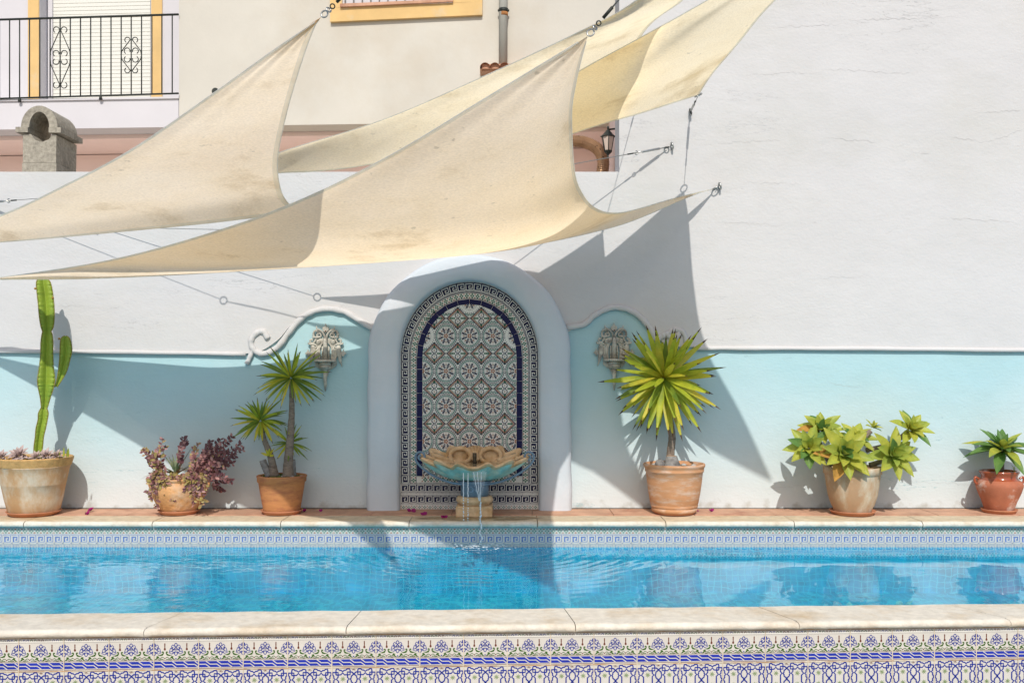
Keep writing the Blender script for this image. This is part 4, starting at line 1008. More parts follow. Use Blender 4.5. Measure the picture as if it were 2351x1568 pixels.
# downpipes
dp = thing('drainpipe', 'grey drainpipe with a rusty clamp on the cream wall', 'drainpipe', tuple(B(1156, 160, -0.08)))
mb = MB(); mb.tube([B(1156, -260, -0.08), B(1155, 158, -0.08)], 0.048, 'pipe', 14); mb.build('pipe', dp)
mb = MB(); mb.tube([B(1156, 21, -0.08), B(1156, 29, -0.08)], 0.052, 'iron', 14); mb.tube([B(1146, 25, -0.03), B(1166, 25, -0.03)], 0.01, 'iron', 6)
mb.tube([B(1143, 25, -0.06), B(1169, 25, -0.06)], 0.012, 'iron', 6); mb.build('clamp', dp)
mb = MB(); mb.tube([B(1156, 29.5, -0.08), B(1156, 38, -0.08)], 0.0495, 'rust', 14); mb.build('rust_stain', dp)
d2_ = MB(); d2_.tube([B(1419, -200, -0.05), B(1419, 60, -0.05)], 0.02, 'pipe', 8)
tag(recenter(d2_.build('drainpipe')), 'thin grey pipe near the corner of the tall white wall', 'drainpipe')
tt = thing('roof_tiles', 'small projecting course of red clay roof tiles below the drainpipe', 'roof tile', tuple(B(1150, 170)))
for i in range(5):
    mb = MB(); x0 = 1104 + i * 22
    mb.lathe([(0.055, 0), (0.062, 0.30)], (0, 0, 0), 'terra', 16, False)
    c = B(x0 + 11, 170, -0.02)
    mb.v = [(c.x + v[0], c.y - 0.22 + v[2], c.z + v[1] + 0.0) for v in mb.v]; mb.v = [(a, b_, max(z, c.z - 0.01)) for a, b_, z in mb.v]
    mb.build('clay_tile', tt)
mb = MB(); bprism(mb, 1106, 160, 1215, 176, -0.20, 0.0, 'terra'); mb.build('mortar_bed', tt)

# chimney cowl on the parapet
CZ = 9.05
ch = thing('chimney_cowl', 'weathered concrete chimney cowl with an arched opening behind the parapet', 'chimney', tuple(P(103, 395, CZ)))
def cx_(x, y, d=0): q = P(x, y, CZ); return Vector((q.x, q.y + d, q.z))
mb = MB(); DPT = 0.42
skw = lambda v: v
mb.box(tuple(cx_(51, 400)), tuple(cx_(129, 374, DPT)), 'concrete'); mb.build('base', ch)
mb = MB()
mb.prism([cx_(52, 373, .005), cx_(128, 373, .005), cx_(129, 310, .005), cx_(120, 308, .005), cx_(112, 320, .005), cx_(96, 326, .005), cx_(80, 322, .005), cx_(70, 308, .005), cx_(52, 308, .005)][::-1], (0, DPT, 0), 'concrete'); mb.build('lower_block', ch)
for (a, c, y0) in ((38, 66, 305), (114, 142, 306)):
    mb = MB(); mb.box(tuple(cx_(a, y0, -0.02)), tuple(cx_(c, y0 - 12, DPT + .02)), 'concrete'); mb.build('shoulder', ch)
mb = MB(); vs = []; n = 20
for d in (0.0, DPT):
    for i in range(n + 1):
        a = math.pi * i / n
        for (rx, ryy) in ((42, 50), (23, 36)):
            vs.append(cx_(90 - rx * math.cos(a), 293 - ryy * math.sin(a), d))
fs = []; o = 2 * (n + 1)
for i in range(n):
    a = 2 * i
    fs += [(a, a + 2, a + 3, a + 1), (o + a, o + a + 1, o + a + 3, o + a + 2), (a, o + a, o + a + 2, a + 2), (a + 1, a + 3, o + a + 3, o + a + 1)]
fs += [(0, 1, o + 1, o), (2 * n, o + 2 * n, o + 2 * n + 1, 2 * n + 1)]
mb.add(vs, fs, 'concrete'); mb.build('arched_hood', ch)

# lantern
LZ = 9.4
ln = thing('wall_lantern', 'black framed glass lantern hanging in the recess behind the sails', 'lantern', tuple(P(1395, 355, LZ)))
lc = P(1396, 320, LZ); s_ = LZ / F
def zl(y): return CAMZ + (HY - y) * s_ - lc.z
for k in range(6):
    mb = MB(); a0 = R(60 * k + 30); a1 = R(60 * k + 90); r0, r1 = 0.062, 0.036
    z0, z1 = zl(313), zl(347)
    q = [Vector((lc.x + r0 * math.cos(a0), lc.y + r0 * math.sin(a0), lc.z + z0)), Vector((lc.x + r0 * math.cos(a1), lc.y + r0 * math.sin(a1), lc.z + z0)), Vector((lc.x + r1 * math.cos(a1), lc.y + r1 * math.sin(a1), lc.z + z1)), Vector((lc.x + r1 * math.cos(a0), lc.y + r1 * math.sin(a0), lc.z + z1))]
    mb.add(q, [(0, 1, 2, 3)], 'lglass'); mb.build('glass_pane', ln)
    mb = MB(); mb.tube([q[0], q[3]], 0.0045, 'iron', 5); mb.build('frame_bar', ln)
mb = MB(); mb.lathe([(0.008, zl(290)), (0.012, zl(294)), (0.008, zl(298)), (0.022, zl(301)), (0.045, zl(308)), (0.075, zl(314)), (0.066, zl(315.5))], lc, 'iron', 6, True, smooth=False); mb.build('cap', ln)
mb = MB(); mb.lathe([(0.040, zl(346)), (0.036, zl(350)), (0.014, zl(355)), (0.006, zl(358)), (0.010, zl(361)), (0.002, zl(364))], lc, 'iron', 6, True, smooth=False); mb.build('bottom_finial', ln)
mb = MB(); mb.tube([Vector((lc.x, lc.y, lc.z + zl(293))), Vector((lc.x, lc.y, lc.z + zl(298)))], 0.009, 'iron', 6); mb.tube([Vector((lc.x, lc.y, lc.z + zl(298))), Vector((lc.x + 0.08, lc.y, lc.z + zl(296))), Vector((1.06, lc.y, lc.z + zl(297)))], 0.009, 'iron', 6); mb.build('bracket_arm', ln)
# duct
mb = MB(); path = catmull([P(1240, 322, 10.3), P(1300, 324, 10.3), P(1340, 327, 10.3), P(1372, 343, 10.25), P(1385, 372, 10.2), P(1378, 420, 10.2), P(1370, 470, 10.2)], 22)
mb.tube(path, [0.060 + 0.0035 * (i % 2) for i in range(len(path))], 'duct', 14, True, 1.0, False)
tag(recenter(mb.build('flexible_duct')), 'bent brown ribbed duct in the pink recess beside the lantern', 'duct')

# ------------------------------------------------------------------ wall sconces
def sconce(cx, ytop, label, mirror_rot=0):
    k_ = 0.000434
    base = wp(cx, ytop, 0)
    t = thing('wall_sconce', label, 'sconce', (base.x, WY, base.z - 0.56), 'carved candle sconces either side of the arch')
    def q(x, y, d=0.02): return Vector((base.x + x * k_, WY - d, base.z - (y - 155) * k_))
    def pl_(L, d0, d1, m_): m_.prism([q(x, y, d1) for x, y in L], (0, d1 - d0, 0), 'silver')
    m_ = MB()
    pl_([(0, 155), (22, 215), (55, 232), (60, 285), (30, 310), (0, 340), (-30, 310), (-60, 285), (-55, 232), (-22, 215)], 0.012, 0.035, m_)
    m_.tube([q(0, 300, 0.036), q(0, 315, 0.04)], 0.006, 'brown', 6)
    m_.build('finial', t)
    for sx in (1, -1):
        X = lambda L, d=0.028: [q(sx * a, b_, d) for a, b_ in L]
        m_ = MB()
        m_.tube(catmull(X([(178, 205), (170, 255), (120, 285), (60, 330), (22, 400), (12, 450)]), 5), [0.003 + 0.007 * min(1, i / 9) for i in range(26)], 'silver', 6)
        m_.tube(catmull(X([(95, 300), (150, 285), (215, 310), (238, 370), (225, 420)]), 5), 0.010, 'silver', 6)
        m_.tube(catmull(X([(200, 300), (150, 320), (110, 350), (90, 400), (130, 420), (170, 390), (150, 355), (125, 370)]), 4), 0.008, 'silver', 6)
        m_.tube(X([(125, 428), (255, 428)], 0.035), 0.009, 'silver', 6)
        m_.build('crest_scroll', t)
        m_ = MB()
        m_.tube(catmull(X([(180, 440), (205, 490), (235, 535), (285, 540), (300, 490), (270, 465), (255, 485)]), 4), 0.009, 'silver', 6)
        m_.tube(catmull(X([(235, 545), (290, 560), (330, 550), (325, 530)]), 4), 0.009, 'silver', 6)
        m_.tube(catmull(X([(300, 570), (230, 560), (175, 590), (190, 625), (225, 620), (225, 595)]), 4), 0.008, 'silver', 6)
        m_.build('side_curl', t)
        m_ = MB()
        L = [(40, 440), (110, 450), (185, 470), (190, 540), (160, 600), (225, 625), (290, 600), (300, 680), (285, 780), (215, 800), (195, 870), (215, 950), (195, 990), (130, 1040), (95, 1055), (60, 1110), (10, 1110), (10, 900), (100, 860), (112, 760), (108, 640), (80, 570), (40, 530)]
        L2 = [(sx * a, b_) for a, b_ in L]
        m_.prism([q(x, y, 0.026) for x, y in L2], (0, 0.016, 0), 'silver')
        m_.ball(q(sx * 250, 690, 0.026), 0.028, 'silver', 8, (0.9, 0.5, 2)); m_.ball(q(sx * 140, 520, 0.026), 0.02, 'silver', 8, (1.1, 0.7, 1.2)); m_.ball(q(sx * 160, 900, 0.026), 0.024, 'silver', 8, (1, 0.7, 1.3)); m_.ball(q(sx * 150, 700, 0.026), 0.016, 'silver', 8, (.8, 0.7, 3))
        m_.build('carved_panel', t)
        m_ = MB(); m_.tube(X([(262, 700), (275, 800), (288, 900), (322, 1008)], 0.024), [0.020, 0.018, 0.011, 0.002], 'silver', 7, flat=0.5); m_.build('tusk', t)
        m_ = MB(); m_.prism([q(sx * a, b_, 0.034) for a, b_ in ((310, 720), (330, 700), (350, 655), (360, 700), (405, 742), (365, 770), (345, 812), (325, 780), (305, 770))], (0, 0.02, 0), 'silver'); m_.build('leaf', t)
        m_ = MB(); m_.tube(X([(62, 600), (62, 860)]), 0.007, 'silver', 6); m_.tube(X([(28, 570), (30, 860)]), 0.006, 'silver', 6); m_.build('lattice_bar', t)
    m_ = MB(); m_.tube([q(0, 430, 0.03), q(0, 480, 0.05), q(0, 870, 0.05)], [0.012, 0.018, 0.020], 'silver', 10); m_.build('candle_post', t)
    m_ = MB(); c = q(0, 900, 0.055)
    m_.lathe([(0.070, -0.004), (0.086, 0.0), (0.088, 0.010), (0.080, 0.016), (0.070, 0.012)], c, 'silver', 30, True)
    for i in range(30):
        a = 6.2832 * i / 30; m_.ball(c + Vector((0.086 * math.cos(a), 0.086 * math.sin(a), 0.004)), 0.0085, 'silver', 6)
    m_.build('shelf', t)
    m_ = MB(); m_.lathe([(0.050, -0.008), (0.050, -0.030), (0.042, -0.032), (0.056, -0.038), (0.052, -0.052), (0.030, -0.066), (0.014, -0.070), (0.020, -0.080), (0.016, -0.085)], c, 'silver', 20, True); m_.build('cup', t)
    m_ = MB(); m_.tube([c + Vector((0, 0, -0.08)), c + Vector((0, 0, -0.12)), c + Vector((0, 0.01, -0.2)), c + Vector((0, 0.02, -0.25))], [0.013, 0.017, 0.013, 0.006], 'silver', 8); m_.build('drop_pendant', t)
    m_ = MB(); m_.prism([q(x, y, 0.03) for x, y in ((60, 1080), (45, 1150), (20, 1210), (0, 1260), (-20, 1210), (-45, 1150), (-60, 1080))][::-1], (0, 0.018, 0), 'silver'); m_.build('lower_leaf', t)
sconce(749, 743, 'silver carved sconce left of the arch, half in sunlight above the triple yucca')
sconce(1409, 741, 'silver carved sconce right of the arch, shaded and partly behind yucca leaves')

# ------------------------------------------------------------------ fountain
FX, FZc = (1089.6 - CX) * 8.12 / F, 8.13
ft = thing('wall_fountain', 'scalloped sandstone shell basin fountain on a pedestal with turquoise worn underside', 'fountain', (FX, FZc, 0))
FA, FB = 0.425, 0.30
def rim(phi):
    fl = math.cos(13 * phi + math.pi / 2 * 0 - math.pi * .5 * 13)   # crest at front alternates
    front = max(0, -math.sin(phi)); lip = math.exp(-((phi + math.pi / 2) / 0.22) ** 2)
    k = 0.085 * fl * (1 - lip)
    r = 1 + k
    zb = 0.425 + 0.018 * abs(math.cos(phi)) + 0.026 * fl * (1 - lip) - 0.022 * lip
    if math.sin(phi) > 0: zb += 0.085 * math.sin(phi) ** 0.7
    return r, zb
def bowl(phi, t, inner=False):
    r, zr = rim(phi)
    fl = math.cos(13 * phi - math.pi * .5 * 13)
    zlow = 0.280
    tt = t ** 0.62
    rad = lerp(0.16, r, t) * (1 + 0.06 * fl * (t * (1 - t) * 4) ** .7)
    z = lerp(zlow, zr, t ** 1.9)
    if inner: rad = lerp(0.05, r * 0.985, t); z = lerp(0.370, zr - 0.002, t ** 2.2)
    return Vector((FX + FA * rad * math.cos(phi), FZc + FB * rad * math.sin(phi), z))
NP = 156
mb = MB(); mb.grid(lambda u, v: bowl(-math.pi + u * 2 * math.pi, v), NP, 12, 'verdi'); mb.build('shell_bowl', ft)
mb = MB()
def lipf(u, v):
    phi = -math.pi + u * 2 * math.pi; o = bowl(phi, 1.0); i_ = bowl(phi, 0.90, True)
    c = (o + i_) / 2; a = math.pi * (1.35 - v * 1.35)
    return Vector((lerp(o.x, i_.x, v), lerp(o.y, i_.y, v), max(o.z, i_.z) * 0 + lerp(o.z, i_.z, v) + 0.020 * math.sin(math.pi * min(1, v * 1.0)))) + Vector((0, 0, 0.004))
mb.grid(lipf, NP, 6, 'sand')
mb.grid(lambda u, v: bowl(-math.pi + u * 2 * math.pi, 0.90 * v + 0.001, True), NP, 10, 'sand')
def lip2(u, v):
    phi = -math.pi + u * 2 * math.pi; o = bowl(phi, 1.0); p1 = bowl(phi, 0.93)
    d = Vector((math.cos(phi) * 0.006, math.sin(phi) * 0.006, 0.0))
    return (o + Vector((0, 0, 0.004))).lerp(p1, v) + d * (1 - abs(v - .3))
mb.grid(lip2, NP, 3, 'sand')
mb.build('rim', ft)
for sx in (1, -1):
    mb = MB()
    c = Vector((FX + sx * 0.125, FZc + 0.20, 0.47))
    mb.tube([c + Vector((sx * 0.085 * math.cos(R(a)), -0.05 * math.sin(R(a)) * 0 - 0.03, 0.062 * math.sin(R(a)))) for a in range(-70, 290, 15)], [0.014 + 0.006 * math.sin(R(a / 2 + 35)) for a in range(-70, 290, 15)], 'sand', 8)
    mb.ball(c + Vector((0, 0.01, 0.0)), 0.07, 'sand', 12, (1.1, 0.3, 0.8))
    mb.tube(catmull([c + Vector((sx * 0.06, -0.04, -0.04)), c + Vector((sx * 0.14, -0.05, -0.025)), c + Vector((sx * 0.24, -0.09, 0.015))], 5), [0.02] * 4 + [0.026] * 4 + [0.018] * 3, 'sand', 8)
    mb.build('scroll_ear', ft)
mb = MB()
for i in range(7):
    a = R(50 + i * 80 / 6); mb.tube([Vector((FX, FZc + 0.16, 0.42)), Vector((FX + 0.135 * math.cos(a), FZc + 0.2, 0.42 + 0.128 * math.sin(a)))], [0.012, 0.017], 'sand', 7)
mb.build('shell_crest', ft)
mb = MB(); mb.lathe([(0.017, 0), (0.020, 0.012), (0.015, 0.03), (0.017, 0.05), (0.017, 0.085), (0.011, 0.085), (0.011, 0.05)], (FX - 0.003, FZc + 0.08, 0.415), 'bronze', 16, True); mb.build('spout', ft)
mb = MB(); mb.lathe([(0.15, 0.285), (0.125, 0.262), (0.115, 0.24), (0.115, 0.155)], (FX, FZc, 0), 'bluegrey', 28)
for sx in (1, -1):
    mb.tube([Vector((FX + 0.0 + sx * (0.026 + 0.02 * math.cos(R(a))), FZc - 0.118, 0.222 + 0.02 * math.sin(R(a)))) for a in range(0, 375, 25)], 0.007, 'bluegrey', 6)
mb.build('column', ft)
mb = MB(); mb.lathe([(0.118, 0.16), (0.14, 0.155), (0.150, 0.135), (0.148, 0.115), (0.125, 0.1), (0.125, 0.08)], (FX, FZc, 0), 'sand', 36)
mb.build('moulded_ring', ft)
mb = MB(); mb.box((FX - 0.147, FZc - 0.147, 0.002), (FX + 0.147, FZc + 0.147, 0.088), 'sand'); o = mb.build('plinth', ft)
bv = o.modifiers.new('bevel', 'BEVEL'); bv.width = 0.01; bv.segments = 3
for sx in (1, -1):
    mb = MB(); cx, cz = FX + sx * 0.438, 0.478
    sp = [Vector((cx + sx * -0.000 + sx * -lerp(0.043, 0.010, i / 22) * math.cos(R(-170 + i * 24)), FZc - 0.02, cz + lerp(0.043, 0.010, i / 22) * math.sin(R(-170 + i * 24)) * -1)) for i in range(23)]
    arm = catmull([Vector((FX + sx * 0.06, FZc - 0.1, 0.258)), Vector((FX + sx * 0.2, FZc - 0.06, 0.275)), Vector((FX + sx * 0.34, FZc - 0.04, 0.33)), Vector((FX + sx * 0.44, FZc - 0.02, 0.40)), Vector((FX + sx * 0.484, FZc - 0.02, 0.455))], 6)
    sp = [Vector((cx + sx * r_ * math.cos(R(a)), FZc - 0.02, cz + r_ * math.sin(R(a)))) for a, r_ in [(-25 + i * 22, lerp(0.047, 0.010, i / 22)) for i in range(23)]]
    mb.tube(arm[:-1] + sp, 0.0095, 'bluegrey', 8); mb.build('iron_scroll', ft)
mb = MB(); n = 48; mb.add([Vector((FX, FZc, 0.418))] + [Vector((FX + FA * 0.86 * math.cos(6.2832 * i / n), FZc - 0.01 + FB * 0.80 * math.sin(6.2832 * i / n), 0.418)) for i in range(n)], [(0, i + 1, (i + 1) % n + 1) for i in range(n)], 'jet')
tag(recenter(mb.build('basin_water')), 'shallow still water standing inside the sandstone shell basin', 'water', None)
mb = MB(); wr = random.Random(9); nn_ = 40
wp_ = [(FX + 0.05 + 0.52 * math.cos(6.2832 * i / nn_) * wr.uniform(.85, 1.1), 7.96 + 0.115 * math.sin(6.2832 * i / nn_) * wr.uniform(.85, 1.1), 0.0012) for i in range(nn_)]
mb.add(wp_, [tuple(range(nn_))], 'wet'); mb.build('wet_stain', pl)
# streams
def wxy(x, y, Z): return P(x, y, Z)
LIPY = FZc - FB - 0.01
def fall(x, y0, y1, r, seed, twist=0.0):
    rnd = random.Random(seed); pts = []; rad = []
    n = 60
    for i in range(n + 1):
        t = i / n; y = lerp(y0, y1, t)
        pts.append(P(x + math.sin(t * 22 + seed) * twist * t + rnd.uniform(-.3, .3) * twist, y, lerp(LIPY, 7.74, t ** 0.8)))
        rad.append(r * (0.7 + 0.5 * abs(math.sin(t * 37 + seed))) )
    return pts, rad
mb = MB()
tL = catmull([P(1084, 1083, LIPY), P(1088, 1110, 7.79), P(1096, 1135, 7.77), P(1101, 1150, 7.76)], 8); tR = catmull([P(1117, 1081, LIPY), P(1113, 1105, 7.79), P(1107, 1132, 7.77), P(1103, 1150, 7.76)], 8)
mb.tube(tL, [0.004 + 0.002 * math.sin(i * 1.7) for i in range(len(tL))], 'jet', 6); mb.tube(tR, [0.004 + 0.002 * math.sin(i * 2.1) for i in range(len(tR))], 'jet', 6)
mb.add(tL + tR, [(i, i + 1, len(tL) + i + 1, len(tL) + i) for i in range(len(tL) - 1)], 'jet', True)
p_, r_ = fall(1102, 1150, 1249, 0.0085, 3, 2.2); p_ = [Vector((p.x, lerp(7.76, 7.73, i / 60), p.z)) for i, p in enumerate(p_)]
mb.tube(p_, r_, 'jet', 7)
p_, r_ = fall(1104, 1150, 1249, 0.005, 8, 3.2); p_ = [Vector((p.x, lerp(7.75, 7.72, i / 60), p.z)) for i, p in enumerate(p_)]
mb.tube(p_, [a * random.choice((.4, 1, 1.4)) for a in r_], 'foam', 6)
for k in range(3):
    xa, xb = lerp(1087, 1114, k / 3), lerp(1100, 1104, k / 3); st = [P(lerp(xa, xb, t / 14) + math.sin(t * 1.9 + k) * .4, lerp(1084, 1150, t / 14), lerp(LIPY, 7.76, t / 14)) for t in range(15)]
    mb.tube(st, [0.0016 + 0.0016 * abs(math.sin(t * 2.3 + k * 2)) for t in range(15)], 'foam', 5)
for k in range(26):
    t = random.random(); mb.ball(P(1103 + random.uniform(-3.5, 3.5) * (0.3 + t), lerp(1150, 1248, t), 7.73), random.uniform(.0015, .0035), 'foam', 6)
tag(recenter(mb.build('water_stream')), 'thick stream twisting from the basin lip down into the pool', 'water', 'streams falling from the fountain basin')
for (x, sd_, lab) in ((1064, 1, 'broken stream of drops falling at the far left of the basin lip'), (1074.5, 5, 'broken stream of drops nearest to the thick stream')):
    mb = MB(); p_, r_ = fall(x, 1086, 1140, 0.0035, sd_, 0.5); mb.tube(p_, r_, 'foam', 6)
    y = 1140
    while y < 1196:
        mb.ball(P(x + random.uniform(-.5, .5), y, 7.76), random.uniform(.003, .0055), 'foam', 8, (1, 1, 1.3)); y += random.uniform(3, 7)
    tag(recenter(mb.build('water_stream')), lab, 'water', 'streams falling from the fountain basin')
mb = MB()
for k in range(150):
    a = random.random() * 6.283; r0 = abs(random.gauss(0, 0.15)); q = Vector((-0.26 + r0 * math.cos(a) * 1.7, 7.70 + r0 * math.sin(a) * 0.9, WATER_Z + 0.0005))
    if q.y > FY - 0.02: continue
    mb.ball(q, random.uniform(.003, .011) * math.exp(-r0 * 2), 'foam', 6, (1.6, 1, 0.25))
sp_ = mb.build('splash_foam'); sp_['kind'] = 'stuff'; tag(sp_, 'white froth where the fountain stream hits the pool', 'foam')

# ------------------------------------------------------------------ pots
def pot(cx, Z, prof, mk, label, sau, sau_label, extra=None, wob=0.004, name='plant_pot', rim_from=None, rim_mk=None, zb=0.022):
    X = (cx - CX) * Z / F
    t = thing(name, label, 'plant pot', (X, Z, zb), 'clay pots along the wall')
    pr = list(prof)
    if rim_from is None: rim_from = len(pr)
    mb = MB(); th = 0.016
    body = pr[:rim_from + 1]
    top = pr[-1]
    if rim_from >= len(pr):
        inner = [(top[0] - th, top[1]), (top[0] - th - .005, top[1] - 0.05)]
        mb.lathe(pr + inner, (X, Z, 0), mk, 56, True, wob); mb.build('body', t)
    else:
        mb.lathe(body, (X, Z, 0), mk, 56, True, wob); mb.build('body', t)
        mb = MB(); mb.lathe(pr[rim_from:] + [(top[0] - th, top[1]), (top[0] - th - .005, top[1] - 0.06)], (X, Z, 0), rim_mk or mk, 56, False, wob); mb.build('rim', t)
    mb = MB(); mb.lathe([(0.001, top[1] - 0.03), (top[0] - th, top[1] - 0.034)], (X, Z, 0), 'soil', 30, False)
    mb.build('soil', t)
    if extra: extra(t, X, Z)
    r = sau
    mb = MB(); mb.lathe([(r * 0.86, 0.006), (r * 0.97, 0.030), (r, 0.036), (r * 0.975, 0.038), (r * 0.94, 0.030), (r * 0.82, 0.016), (0.01, 0.015)], (X, Z, 0), 'terra_p', 48, True, 0.004)
    tag(recenter(mb.build('pot_saucer')), sau_label, 'saucer', 'clay saucers under the pots')
    return t, X, Z
def lines(zz, r): return []
pot(78, 8.15, [(0.185, 0.022), (0.195, 0.03), (0.222, 0.14), (0.243, 0.25), (0.2445, 0.252), (0.246, 0.262), (0.262, 0.34), (0.275, 0.395), (0.283, 0.405), (0.300, 0.462), (0.302, 0.470), (0.296, 0.476)],
    'pot_pale', 'big pale weathered pot with decorated ochre rim holding the tall cactus', 0.212, 'saucer under the big cactus pot', rim_from=8, rim_mk='pot_rim')
def handles(t, X, Z, r0, z0, z1, out, mk):
    for sx in (1, -1):
        mb = MB(); mb.tube(catmull([Vector((X + sx * r0, Z, z1)), Vector((X + sx * (r0 + out), Z, z1 + 0.012)), Vector((X + sx * (r0 + out * 1.1), Z, lerp(z0, z1, .5))), Vector((X + sx * (r0 + 0.004), Z, z0))], 5), 0.010, mk, 8); mb.build('handle', t)
pot(411, 8.2, [(0.135, 0.022), (0.142, 0.03), (0.185, 0.10), (0.218, 0.17), (0.226, 0.21), (0.220, 0.245), (0.200, 0.268), (0.196, 0.275), (0.212, 0.286), (0.214, 0.298), (0.205, 0.302)],
    'pot_carved', 'round carved clay bowl overflowing with purple trailing plants', 0.170, 'saucer under the carved bowl', lambda t, X, Z: handles(t, X, Z, 0.205, 0.19, 0.272, 0.035, 'pot_carved'))
pot(647, 8.2, [(0.143, 0.022), (0.148, 0.03), (0.152, 0.05), (0.165, 0.12), (0.182, 0.22), (0.188, 0.262), (0.198, 0.268), (0.200, 0.30), (0.205, 0.31), (0.203, 0.318), (0.197, 0.320)],
    'pot_orange', 'orange stained clay pot of the triple stemmed yucca', 0.172, 'saucer under the triple yucca pot')
pot(548 + 1000, 8.2, [(0.178, 0.022), (0.186, 0.035), (0.187, 0.055), (0.182, 0.058), (0.190, 0.062), (0.194, 0.075), (0.190, 0.083), (0.196, 0.09), (0.212, 0.18), (0.226, 0.28), (0.232, 0.345), (0.240, 0.352), (0.242, 0.365), (0.238, 0.368), (0.243, 0.378), (0.240, 0.383), (0.250, 0.392), (0.253, 0.408), (0.249, 0.416)],
    'pot_tan', 'tan clay pot with ridged rim holding the broad leaved yucca', 0.186, 'saucer under the ridged tan pot')
pot(1957, 8.17, [(0.140, 0.022), (0.150, 0.032), (0.152, 0.05), (0.172, 0.085), (0.195, 0.16), (0.208, 0.24), (0.218, 0.32), (0.221, 0.335), (0.230, 0.338), (0.235, 0.388), (0.231, 0.393)],
    'pot_grey', 'lime streaked bell shaped clay pot full of branching agaves', 0.186, 'saucer under the agave pot')
pot(2294, 8.24, [(0.108, 0.022), (0.112, 0.03), (0.135, 0.10), (0.165, 0.17), (0.181, 0.222), (0.183, 0.24), (0.172, 0.262), (0.152, 0.278), (0.143, 0.288), (0.137, 0.302), (0.139, 0.315), (0.148, 0.330), (0.155, 0.340), (0.154, 0.350), (0.148, 0.352)],
    'pot_red', 'red clay urn with small handles and glazed neck at the right', 0.143, 'saucer under the red urn', lambda t, X, Z: handles(t, X, Z, 0.168, 0.235, 0.285, 0.03, 'pot_glz'), rim_from=7, rim_mk='pot_glz')

# ------------------------------------------------------------------ plants
def blade(m_, c, d, L, w, droop, mk, seg=8, tipmk=None, fold=0.25, up=Vector((0, 0, 1)), shape=0.35, curve=1.6):
    """a strap leaf: c root, d direction, droop bends it to the ground"""
    d = Vector(d).normalized(); side = d.cross(up)
    if side.length < 0.05: side = Vector((1, 0, 0))
    side.normalize(); nrm = side.cross(d).normalized()
    p = Vector(c); rows = []
    dd = d.copy()
    for i in range(seg + 1):
        t = i / seg
        ww = w * (math.sin(min(1, (t + 0.10) / (shape + 0.10)) * math.pi / 2)) * (1 - max(0, (t - shape) / (1 - shape)) ** curve) if t < 1 else 0
        nn = side.cross(dd).normalized()
        rows.append([p - side * ww / 2 + nn * ww * fold * .5, p.copy(), p + side * ww / 2 + nn * ww * fold * .5])
        dd = (dd + Vector((0, 0, -1)) * droop / seg).normalized(); p = p + dd * L / seg
    vs = [v for r in rows for v in r]; n = len(rows)
    fs = []; ft_ = []
    for i in range(n - 1):
        for j in range(2):
            (ft_ if (tipmk and i >= n - 2) else fs).append((3 * i + j, 3 * i + j + 1, 3 * i + 3 + j + 1, 3 * i + 3 + j))
    m_.add(vs, fs, mk, True)
    if ft_: m_.add(vs, ft_, tipmk, True)
def yhead(m_, c, n, L, w, rnd, axis=Vector((0, 0, 1)), mks=('yucca', 'yucca_d', 'yucca_y'), lo=-60, hi=80, droopk=0.5, wts=(4, 3, 2)):
    for i in range(n):
        t = (i + .5) / n
        el = lerp(hi, lo, t ** 0.85) + rnd.uniform(-8, 8); az = i * 137.5 + rnd.uniform(-12, 12)
        d = Vector((math.cos(R(az)) * math.cos(R(el)), math.sin(R(az)) * math.cos(R(el)), math.sin(R(el))))
        if abs(d.y) > 0.75: d.y *= 0.72
        k = rnd.choices(range(3), wts)[0]; upv = Vector((rnd.uniform(-.5, .5), -0.9, rnd.uniform(.1, .7)))
        if el < -25 and rnd.random() < 0.5: k = 2
        mk = mks[k]
        blade(m_, Vector(c) + d * 0.012, d, L * rnd.uniform(0.8, 1.08) * (0.85 if el > 60 else 1), w * rnd.uniform(.8, 1.1), droopk * rnd.uniform(.3, 1.2) * max(0, math.cos(R(el))), mk, 9, 'tip', 0.3, up=upv, shape=0.42)
# --- big yucca
PZ = 8.2
yk = thing('yucca_plant', 'single yucca with a dense head of broad yellow green leaves', 'yucca', tuple(P(1535, 1075, PZ)))
mb = MB(); rnd = random.Random(11)
mb.tube(catmull([P(1538, 1075, PZ), P(1540, 1035, PZ), P(1543, 1000, PZ), P(1535, 950, PZ), P(1528, 910, PZ), P(1523, 872, PZ)], 6), [0.034 - 0.012 * i / 30 + 0.002 * (i % 2) for i in range(31)], 'bark', 12); mb.build('trunk', yk)
mb = MB(); hc = P(1524, 868, PZ)
yhead(mb, hc, 104, 0.50, 0.052, rnd, lo=-82, hi=82, droopk=0.14, wts=(6, 1, 3))
mb.build('leaf_head', yk)
mb = MB()
mb.lathe([(0.085, -0.02), (0.075, 0.03), (0.055, 0.07), (0.046, 0.112)], P(1541, 1078, PZ - .04), 'stump', 16, True, 0.08); c = P(1541, 1078, PZ - .04)
mb.lathe([(0.001, 0.1135), (0.044, 0.1135)], c, 'cutwood', 16, False); mb.build('cut_stump', yk)
mb = MB(); mb.ball(P(1514, 1066, PZ - .06), 0.042, 'stump', 10, (1, 1, 1), 0.1); mb.build('root_knob', yk)
mb = MB(); rnd = random.Random(2)
for i in range(26):
    a = rnd.random() * 6.28; r0 = rnd.uniform(0.14, 0.22)
    mb.ball(Vector(((1548 - CX) * PZ / F + r0 * math.cos(a), PZ + r0 * math.sin(a), 0.385)), rnd.uniform(.012, .026), 'pebble', 6, (1.3, 1, .7), 0.15)
o = mb.build('white_pebbles'); o['kind'] = 'stuff'; tag(o, 'pale pebbles covering the soil of the ridged tan pot', 'pebbles')
